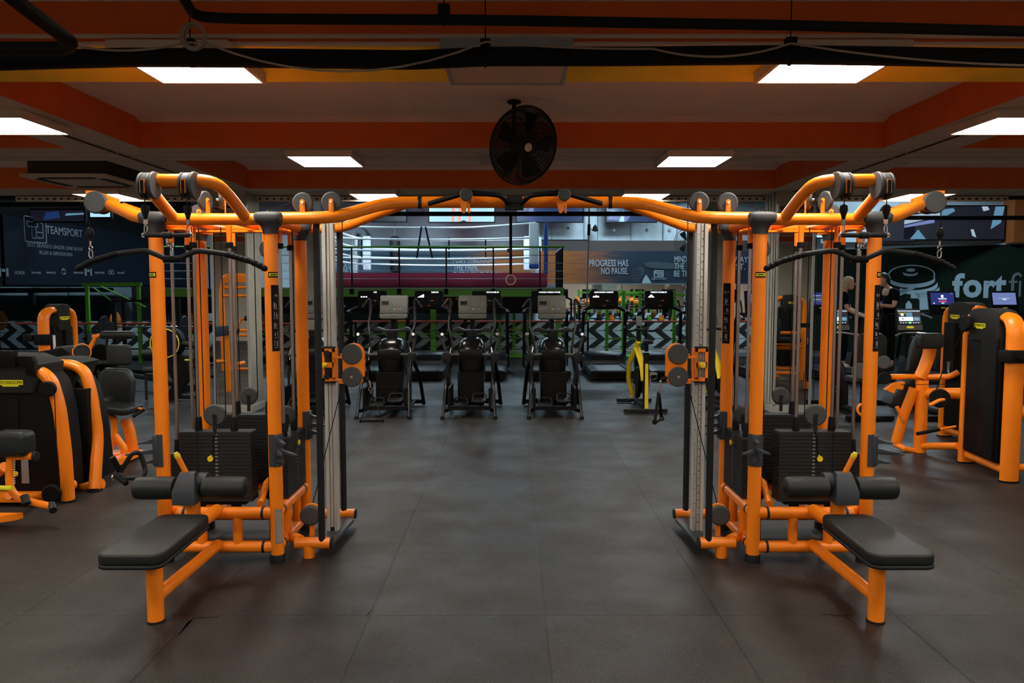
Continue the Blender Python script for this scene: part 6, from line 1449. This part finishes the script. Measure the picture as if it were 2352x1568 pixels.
mk('wall_side', MB().box((12.1, 17.6, 3.7), (1.2, .5, 1.9)), terra, kind='structure', label='orange wall patch at the upper right')
t = thing('wall_logo', 'large pale logo of stacked weight plates with the word fort on the green wall', 'wall sign', (9, 19, 1.9))
lm = mat('pale_blue_logo', (.34, .46, .53), .6)
def gpoly(par, pts_, name, m=lm, off=.01):
    q = [ong(x, y, off) for x, y in pts_]; q2 = [v - gn * .008 for v in q]
    return mk(name, MB().rings([q2, q]), m, par)
def arcband(cx, cy, rx, ry, a0, a1, h, tpx, n=18):
    top = [(cx + rx * math.cos(R(a0 + (a1 - a0) * i / n)), cy - ry * math.sin(R(a0 + (a1 - a0) * i / n)) + h) for i in range(n + 1)]
    bot = [(x, y + tpx) for x, y in top]; return top + bot[::-1]
def ringpoly(cx, cy, rx, ry, t_, a0, a1, n=30):
    o_ = [(cx + rx * math.cos(R(a0 + (a1 - a0) * i / n)), cy - ry * math.sin(R(a0 + (a1 - a0) * i / n))) for i in range(n + 1)]
    i_ = [(cx + (rx - t_) * math.cos(R(a0 + (a1 - a0) * i / n)), cy - (ry - t_ * .6) * math.sin(R(a0 + (a1 - a0) * i / n)) + t_ * .2) for i in range(n + 1)]
    return o_ + i_[::-1]
gpoly(t, ringpoly(2094, 630, 54, 22, 3.2, -20, 205), 'plate_rim')
gpoly(t, [(2092 + 10.5 * math.cos(a), 620 - 4 * math.sin(a)) for a in [2 * PI * i / 20 for i in range(20)]], 'plate_hub')
gpoly(t, arcband(2091, 622, 17, 6, 195, 345, 1, 5), 'plate_hub')
gpoly(t, arcband(2094, 632, 54, 18, 205, 360, 2, 9), 'plate_band')
gpoly(t, arcband(2100, 640, 54, 22, 232, 368, 4, 10), 'plate_band')
gpoly(t, arcband(2100, 650, 58, 22, 262, 368, 4, 9), 'plate_band')
gpoly(t, [(2062, 666), (2080, 664), (2104, 655), (2110, 657), (2090, 668), (2070, 678), (2060, 680)], 'plate_band')
gpoly(t, [(2100, 672), (2134, 672), (2140, 710), (2112, 712), (2112, 690)], 'figure_leg')
gpoly(t, [(2080, 715), (2080, 698), (2087, 690), (2094, 698), (2095, 715)], 'figure_leg')
def gtext(body, px0, px1, py, hpx, m, bold):
    a, e = ong(px0, py, .012), ong(px1, py, .012); hh = hpx / FPX * a.y
    mb = textmb(body, hh / .73, Matrix.Identity(3), (0, 0, 0), align='LEFT', ext=.003, off=bold * hh)
    x0_, x1_ = min(v[0] for v in mb.v), max(v[0] for v in mb.v); y0_, y1_ = min(v[1] for v in mb.v), max(v[1] for v in mb.v); L_ = (e - a).length
    mb.v = [tuple(a + gd * ((v[0] - x0_) / (x1_ - x0_) * L_) + V(0, 0, 1) * (v[1] - (y0_ + y1_) / 2) * hh / (y1_ - y0_) + gn * v[2]) for v in mb.v]
    mk('lettering', mb, m, t, sharp=30)
gtext('f', 2187, 2215, 655, 55, lm, .045); gtext('o', 2212, 2255, 663, 41, lm, .05); gtext('r', 2259, 2288, 664, 40, lm, .05); gtext('t', 2283, 2312, 658, 50, lm, .045)
gtext('f', 2317, 2342, 652, 52, mat('dim_logo', (.12, .16, .18), .6), -.01); gtext('i', 2340, 2346, 655, 52, MATS['dim_logo'], -.01)

# hall pipes, hanging strap with ring, rope
pipe('ceiling_pipe', [V(-4.0, 11.9, W(880, 491, 11.9).z), V(3.3, 11.9, W(1640, 491, 11.9).z)], .036, 'black horizontal pipe behind the crossover bar', fr=0)
pipe('ceiling_pipe', [V(3.4, 11.9, W(1670, 500, 11.9).z), V(11, 11.9, W(2352, 500, 11.9).z)], .034, 'black horizontal pipe behind the right tower', fr=0)
pipe('ceiling_pipe', [V(-10.5, 11.9, W(0, 474, 11.9).z), V(-5.4, 11.9, W(400, 466, 11.9).z)], .034, 'black horizontal pipe behind the left tower', fr=0)
t = thing('gymnastic_ring', 'wooden ring on a black strap hanging behind the middle of the crossover bar', 'gymnastic ring', W(1173, 643, 11.9))
a = W(1173, 491, 11.85); e = W(1173, 633, 11.85)
mk('strap', MB().box(((a.x + e.x) / 2, 11.85, (a.z + e.z) / 2), (.045, .006, a.z - e.z)), blackm, t)
mk('buckle', MB().box((a.x - .02, 11.84, W(1173, 575, 11.85).z), (.07, .02, .06)), darkp, t)
mk('ring', MB().torus(e - V(0, 0, .065), (.1, 1, 0), .075, .0085, n=30, k=8), woodm, t)
t = thing('climbing_rope', 'thin grey rope hanging in front of the orange and navy banner', 'rope', W(1350, 720, 17.0))
a, e = W(1353, 500, 17.0), W(1347, 735, 17.0)
mk('rope', MB().tube([V(a.x, a.y, 4.8), a, e], .018, n=8), greyl, t); mk('rope_grip', MB().cyl(W(1353, 515, 17.0), W(1352, 540, 17.0), .035, n=8), blackm, t)
t = thing('ring_bell', 'small black bell in front of the air duct', 'bell', W(1367, 525, 23.8)); c = W(1367, 523, 23.8)
mk('bell', MB().lathe([(.11, 0), (.085, .03), (.07, .12), (.03, .17), (.015, .2)], (c.x, 23.8, c.z - .1), n=18), blackm, t); mk('clapper', MB().sph((c.x, 23.8, c.z - .12), .02), blackm, t)
fan('wall_fan', W(1578, 555, 20.5), (-.3, -1, -.15), .34, 'round dark caged fan half hidden by the farther pillar on the right', 4.8, nspoke=24, nring=5)

# green racks with lime holders beyond the treadmills
def rack(x, y, w_, label, holder=True, h=1.65):
    t = thing('squat_rack', label, 'rack', (x, y, 0), group=None)
    for dx in (-w_ / 2, w_ / 2, -w_ / 2 + .5 if w_ > 1 else 0):
        b = MB(); b.box((x + dx, y, h / 2), (.075, .075, h))
        for i in range(18): b.box((x + dx, y - .038, .12 + i * .085), (.022, .004, .022), mi=1)
        mk('upright', b, [green, blackm], t)
    b = MB(); b.box((x, y, h - .1), (w_, .06, .06)); b.box((x, y, .05), (w_, .5, .06)); b.box((x, y, .48), (w_, .04, .04)); mk('cross_member', b, green, t)
    if holder:
        b = MB(); b.box((x, y - .14, .70), (w_ * .55, .05, .04)); 
        for s in (-1, 1): b.box((x + s * w_ * .27, y - .14, .76), (.05, .05, .16))
        mk('safety_bar', b, lime, t)
    return t
rack(2.70, 18.2, .8, 'green squat rack behind the yellow bike', False)
rack(4.35, 17.6, 1.1, 'green squat rack with lime yellow safety bar near the farther right pillar')
rack(-.3 + .35, 18.4, .7, 'green rack with lime yellow hooks behind the right cross trainer')
t = thing('kettlebell_shelf', 'dark shelf unit with small weights below the long banner', 'shelf', (3.4, 20.6, 0))
b = MB()
for z in (.3, .75, 1.2): b.box((3.4, 20.6, z), (3.2, .4, .03))
for x in (1.85, 3.58, 4.95): b.box((x, 20.6, .65), (.04, .4, 1.3))
mk('frame', b, blackm, t)
kb = []
def kettle(m):
    t_ = thing('kettlebell', 'x', 'kettlebell'); mk('bell', MB().sph((0, 0, .09), (.085, .085, .085)), m, t_, local=True); mk('handle', MB().tube([(-.05, 0, .13), (-.055, 0, .20), (.055, 0, .20), (.05, 0, .13)], .013, n=8, fr=.03), m, t_, local=True); return t_
cols = {'orange': kettle(orange), 'green': kettle(green), 'black': kettle(darkp)}
cnt = 0
used = set()
for zi, z in enumerate((.315, .765, 1.215)):
    for i in range(9):
        cn = ('orange', 'black', 'green', 'black', 'orange', 'black', 'black', 'green', 'orange')[(i + zi * 2) % 9]
        o = cols[cn] if cn not in used else copy_tree(cols[cn]); used.add(cn)
        o.location = (2.05 + i * .34, 20.55, z); o['label'] = '%s kettlebell on the %s shelf below the long banner' % (cn, ('bottom', 'middle', 'top')[zi]); o['group'] = '%s kettlebells on the %s shelf' % (cn, ('bottom', 'middle', 'top')[zi])

# dark benches and racks in the left background, orange rack seen in the pillar mirror
def bar_rack(x, y, label, m=blackm, w_=1.4, h=1.5, plates=orange):
    t = thing('plate_rack', label, 'rack', (x, y, 0))
    for s in (-1, 1): mk('upright', MB().box((x + s * w_ / 2, y, h / 2), (.07, .07, h)), m, t)
    b = MB(); b.box((x, y, .05), (w_, .6, .06)); b.box((x, y, h - .05), (w_, .05, .05)); mk('frame', b, m, t)
    mk('barbell', MB().cyl((x - w_ * .75, y - .1, h * .62), (x + w_ * .75, y - .1, h * .62), .014, n=8), chrome, t)
    for s in (-1, 1):
        mk('plate', MB().disc((x + s * w_ * .62, y - .1, h * .62), (1, 0, 0), .225, .05, n=28), plates, t)
    return t
bar_rack(-8.6, 17.9, 'dark barbell rack with orange plates at the far left', blackm, 1.3)
bar_rack(-6.6, 17.6, 'dark barbell rack with orange plates left of the left tower', blackm, 1.3)
bar_rack(-7.4, 15.2, 'dark barbell rack with black plates before the navy banner', blackm, 1.3, 1.5, darkp)
def bench(x, y, rz_, label):
    t = thing('weight_bench', label, 'bench', (0, 0, 0))
    def p(n, b, m): return mk(n, b, m, t, local=True)
    p('seat', MB().pad(rrect(.3, .4, .05, 4), .07, .02, None, (0, -.35, .42)), padm); p('backrest', MB().pad(rrect(.3, .8, .05, 4), .07, .02, Matrix.Rotation(R(35), 3, 'X'), (0, .25, .62)), padm)
    b = MB(); b.tube([(0, -.5, .3), (0, .5, .3)], .03, n=10); b.tube([(0, -.5, .3), (0, -.55, .04)], .03, n=10); b.tube([(0, .5, .3), (0, .6, .04)], .03, n=10); b.box((0, -.55, .03), (.4, .06, .05)); b.box((0, .6, .03), (.5, .06, .05)); b.tube([(0, .1, .3), (0, .4, .68)], .02, n=8); p('frame', b, darkp)
    t.location = (x, y, 0); t.rotation_euler = (0, 0, rz_); return t
bench(-7.2, 13.0, R(30), 'black padded bench in the left background'); bench(-5.7, 13.6, R(-20), 'black padded bench behind the rowing machine')
def air_bike(x, y, rz_, label, m):
    t = thing('rowing_machine', label, 'rowing machine', (0, 0, 0))
    def p(n, b, mm): return mk(n, b, mm, t, local=True)
    p('flywheel_housing', MB().disc((0, .6, .45), (1, 0, 0), .3, .14, n=30), shroudm); p('ring', MB().torus((.075, .6, .45), (1, 0, 0), .24, .012, n=36), m)
    b = MB(); b.tube([(0, -1.2, .12), (0, .4, .28)], .04, n=10); b.box((0, -1.2, .06), (.5, .06, .1)); b.box((0, .6, .08), (.5, .3, .1)); p('rail', b, darkp); p('seat', MB().pad(rrect(.32, .25, .06, 4), .05, .015, None, (0, -.6, .25)), padm)
    b = MB(); b.cyl((0, .5, .7), (0, .45, 1.0), .02, n=8); b.box((0, .43, 1.05), (.22, .03, .16)); p('monitor', b, darkp)
    t.location = (x, y, 0); t.rotation_euler = (0, 0, rz_); return t
air_bike(-6.5, 12.7, R(70), 'dark rowing machine in the left background behind the posts', badgey)
# big orange rack off to the left, visible in the left pillar's mirror
t = thing('power_rack', 'tall narrow orange rack with rounded top, seen in the mirror of the left pillar', 'rack', (-5.6, 5.3, 0))
b = MB(); b.tube([(-5.88, 5.3, .02), (-5.90, 5.3, 1.6), (-5.82, 5.3, 1.95), (-5.38, 5.3, 1.95), (-5.30, 5.3, 1.6), (-5.32, 5.3, .02)], .055, n=10, fr=.08, sy=.7); mk('arch', b, orange, t)
b = MB()
for z in (.06, .75, .85, 1.55, 1.72): b.tube([(-5.86, 5.3, z), (-5.34, 5.3, z)], .03, n=8)
b.box((-5.6, 5.3, 1.88), (.44, .08, .12)); b.tube([(-5.86, 5.3, .1), (-5.8, 4.4, .1)], .04, n=10); b.tube([(-5.34, 5.3, .1), (-5.4, 4.4, .1)], .04, n=10); mk('cross_member', b, orange, t)
BM = Matrix(((-1, 0, 0), (0, 0, 1), (0, 1, 0)))
t2, mid, M, n_ = shroud_machine('selector_machine', 'orange framed machine off to the right, seen in the mirror of the right pillar', (5.85, 5.5), (5.30, 5.4), 1.55, (-.1, 1, 0), cr=.16)
t2, mid, M, n_ = shroud_machine('selector_machine', 'second orange framed machine off to the right, seen in the mirror of the right pillar', (5.1, 4.6), (4.7, 4.5), 1.75, (-.1, 1, 0), cr=.16)

# worn gaps between floor tiles
def crack(pts_, w_, label):
    b = MB(); L_ = []; Rr = []
    for i, (x, y) in enumerate(pts_):
        g = W(x, y, 4); d = g - V(0, 0, CAMZ); k_ = CAMZ / (CAMZ - g.z); q = V(0, 0, CAMZ) + d * k_
        ww = w_ * (.3 + .7 * random.random()); L_.append(V(q.x, q.y - ww, .0012)); Rr.append(V(q.x, q.y + ww, .0012))
    o = L_ + Rr[::-1]; b.rings([[v - V(0, 0, .001) for v in o], o]); mk('floor_gap', b, blackm, kind='structure', label=label)
crack([(408, 1462), (420, 1445), (432, 1428), (445, 1420), (455, 1417), (470, 1418), (485, 1417), (502, 1416)], .006, 'dark chipped gap between floor tiles in front of the left bench')
crack([(1888, 1411), (1905, 1410), (1920, 1414), (1932, 1413), (1950, 1422), (1965, 1432)], .006, 'dark chipped gap between floor tiles in front of the right bench')
crack([(2020, 1240), (2040, 1262), (2058, 1275), (2075, 1292), (2100, 1308)], .004, 'thin crack between floor tiles right of the right bench')
crack([(842, 1418), (846, 1408), (852, 1400), (858, 1392)], .004, 'short crack at a tile corner left of the centre')

t = thing('training_rig', 'green steel rig with slanted poles below the navy banner at the left', 'rig', (-9.0, 17.0, 0)); Yr = 17.0
for px in (200, 318): mk('post', MB().box((W(px, 660, Yr).x, Yr, .88), (.07, .07, 1.76)), green, t)
mk('beam', MB().box(((W(190, 660, Yr).x + W(325, 660, Yr).x) / 2, Yr, 1.79), (W(325, 660, Yr).x - W(190, 660, Yr).x, .07, .08)), green, t)
for q in ((214, 660, 262, 695), (232, 658, 335, 705)): mk('slanted_pole', MB().cyl(W(q[0], q[1], Yr - .1), W(q[2], q[3], Yr - .1), .018, n=8), green, t)
# ================================================================== CAMERA / WORLD / VIEW
cam = bpy.data.cameras.new('camera'); co = bpy.data.objects.new('camera', cam); C.objects.link(co)
co.location = (0, 0, CAMZ); co.rotation_euler = (PI / 2 - PITCH, 0, 0)
cam.sensor_width = 36; cam.lens = 36 * FPX / 2352; cam.clip_end = 100; cam.clip_start = .05
bpy.context.scene.camera = co
w = bpy.data.worlds.new('w'); bpy.context.scene.world = w; w.use_nodes = True
w.node_tree.nodes['Background'].inputs[0].default_value = (.02, .022, .025, 1); w.node_tree.nodes['Background'].inputs[1].default_value = .3
vs_ = bpy.context.scene.view_settings
vs_.view_transform = 'Standard'; vs_.look = 'None'; vs_.exposure = 1.35; vs_.gamma = 1; vs_.use_curve_mapping = False
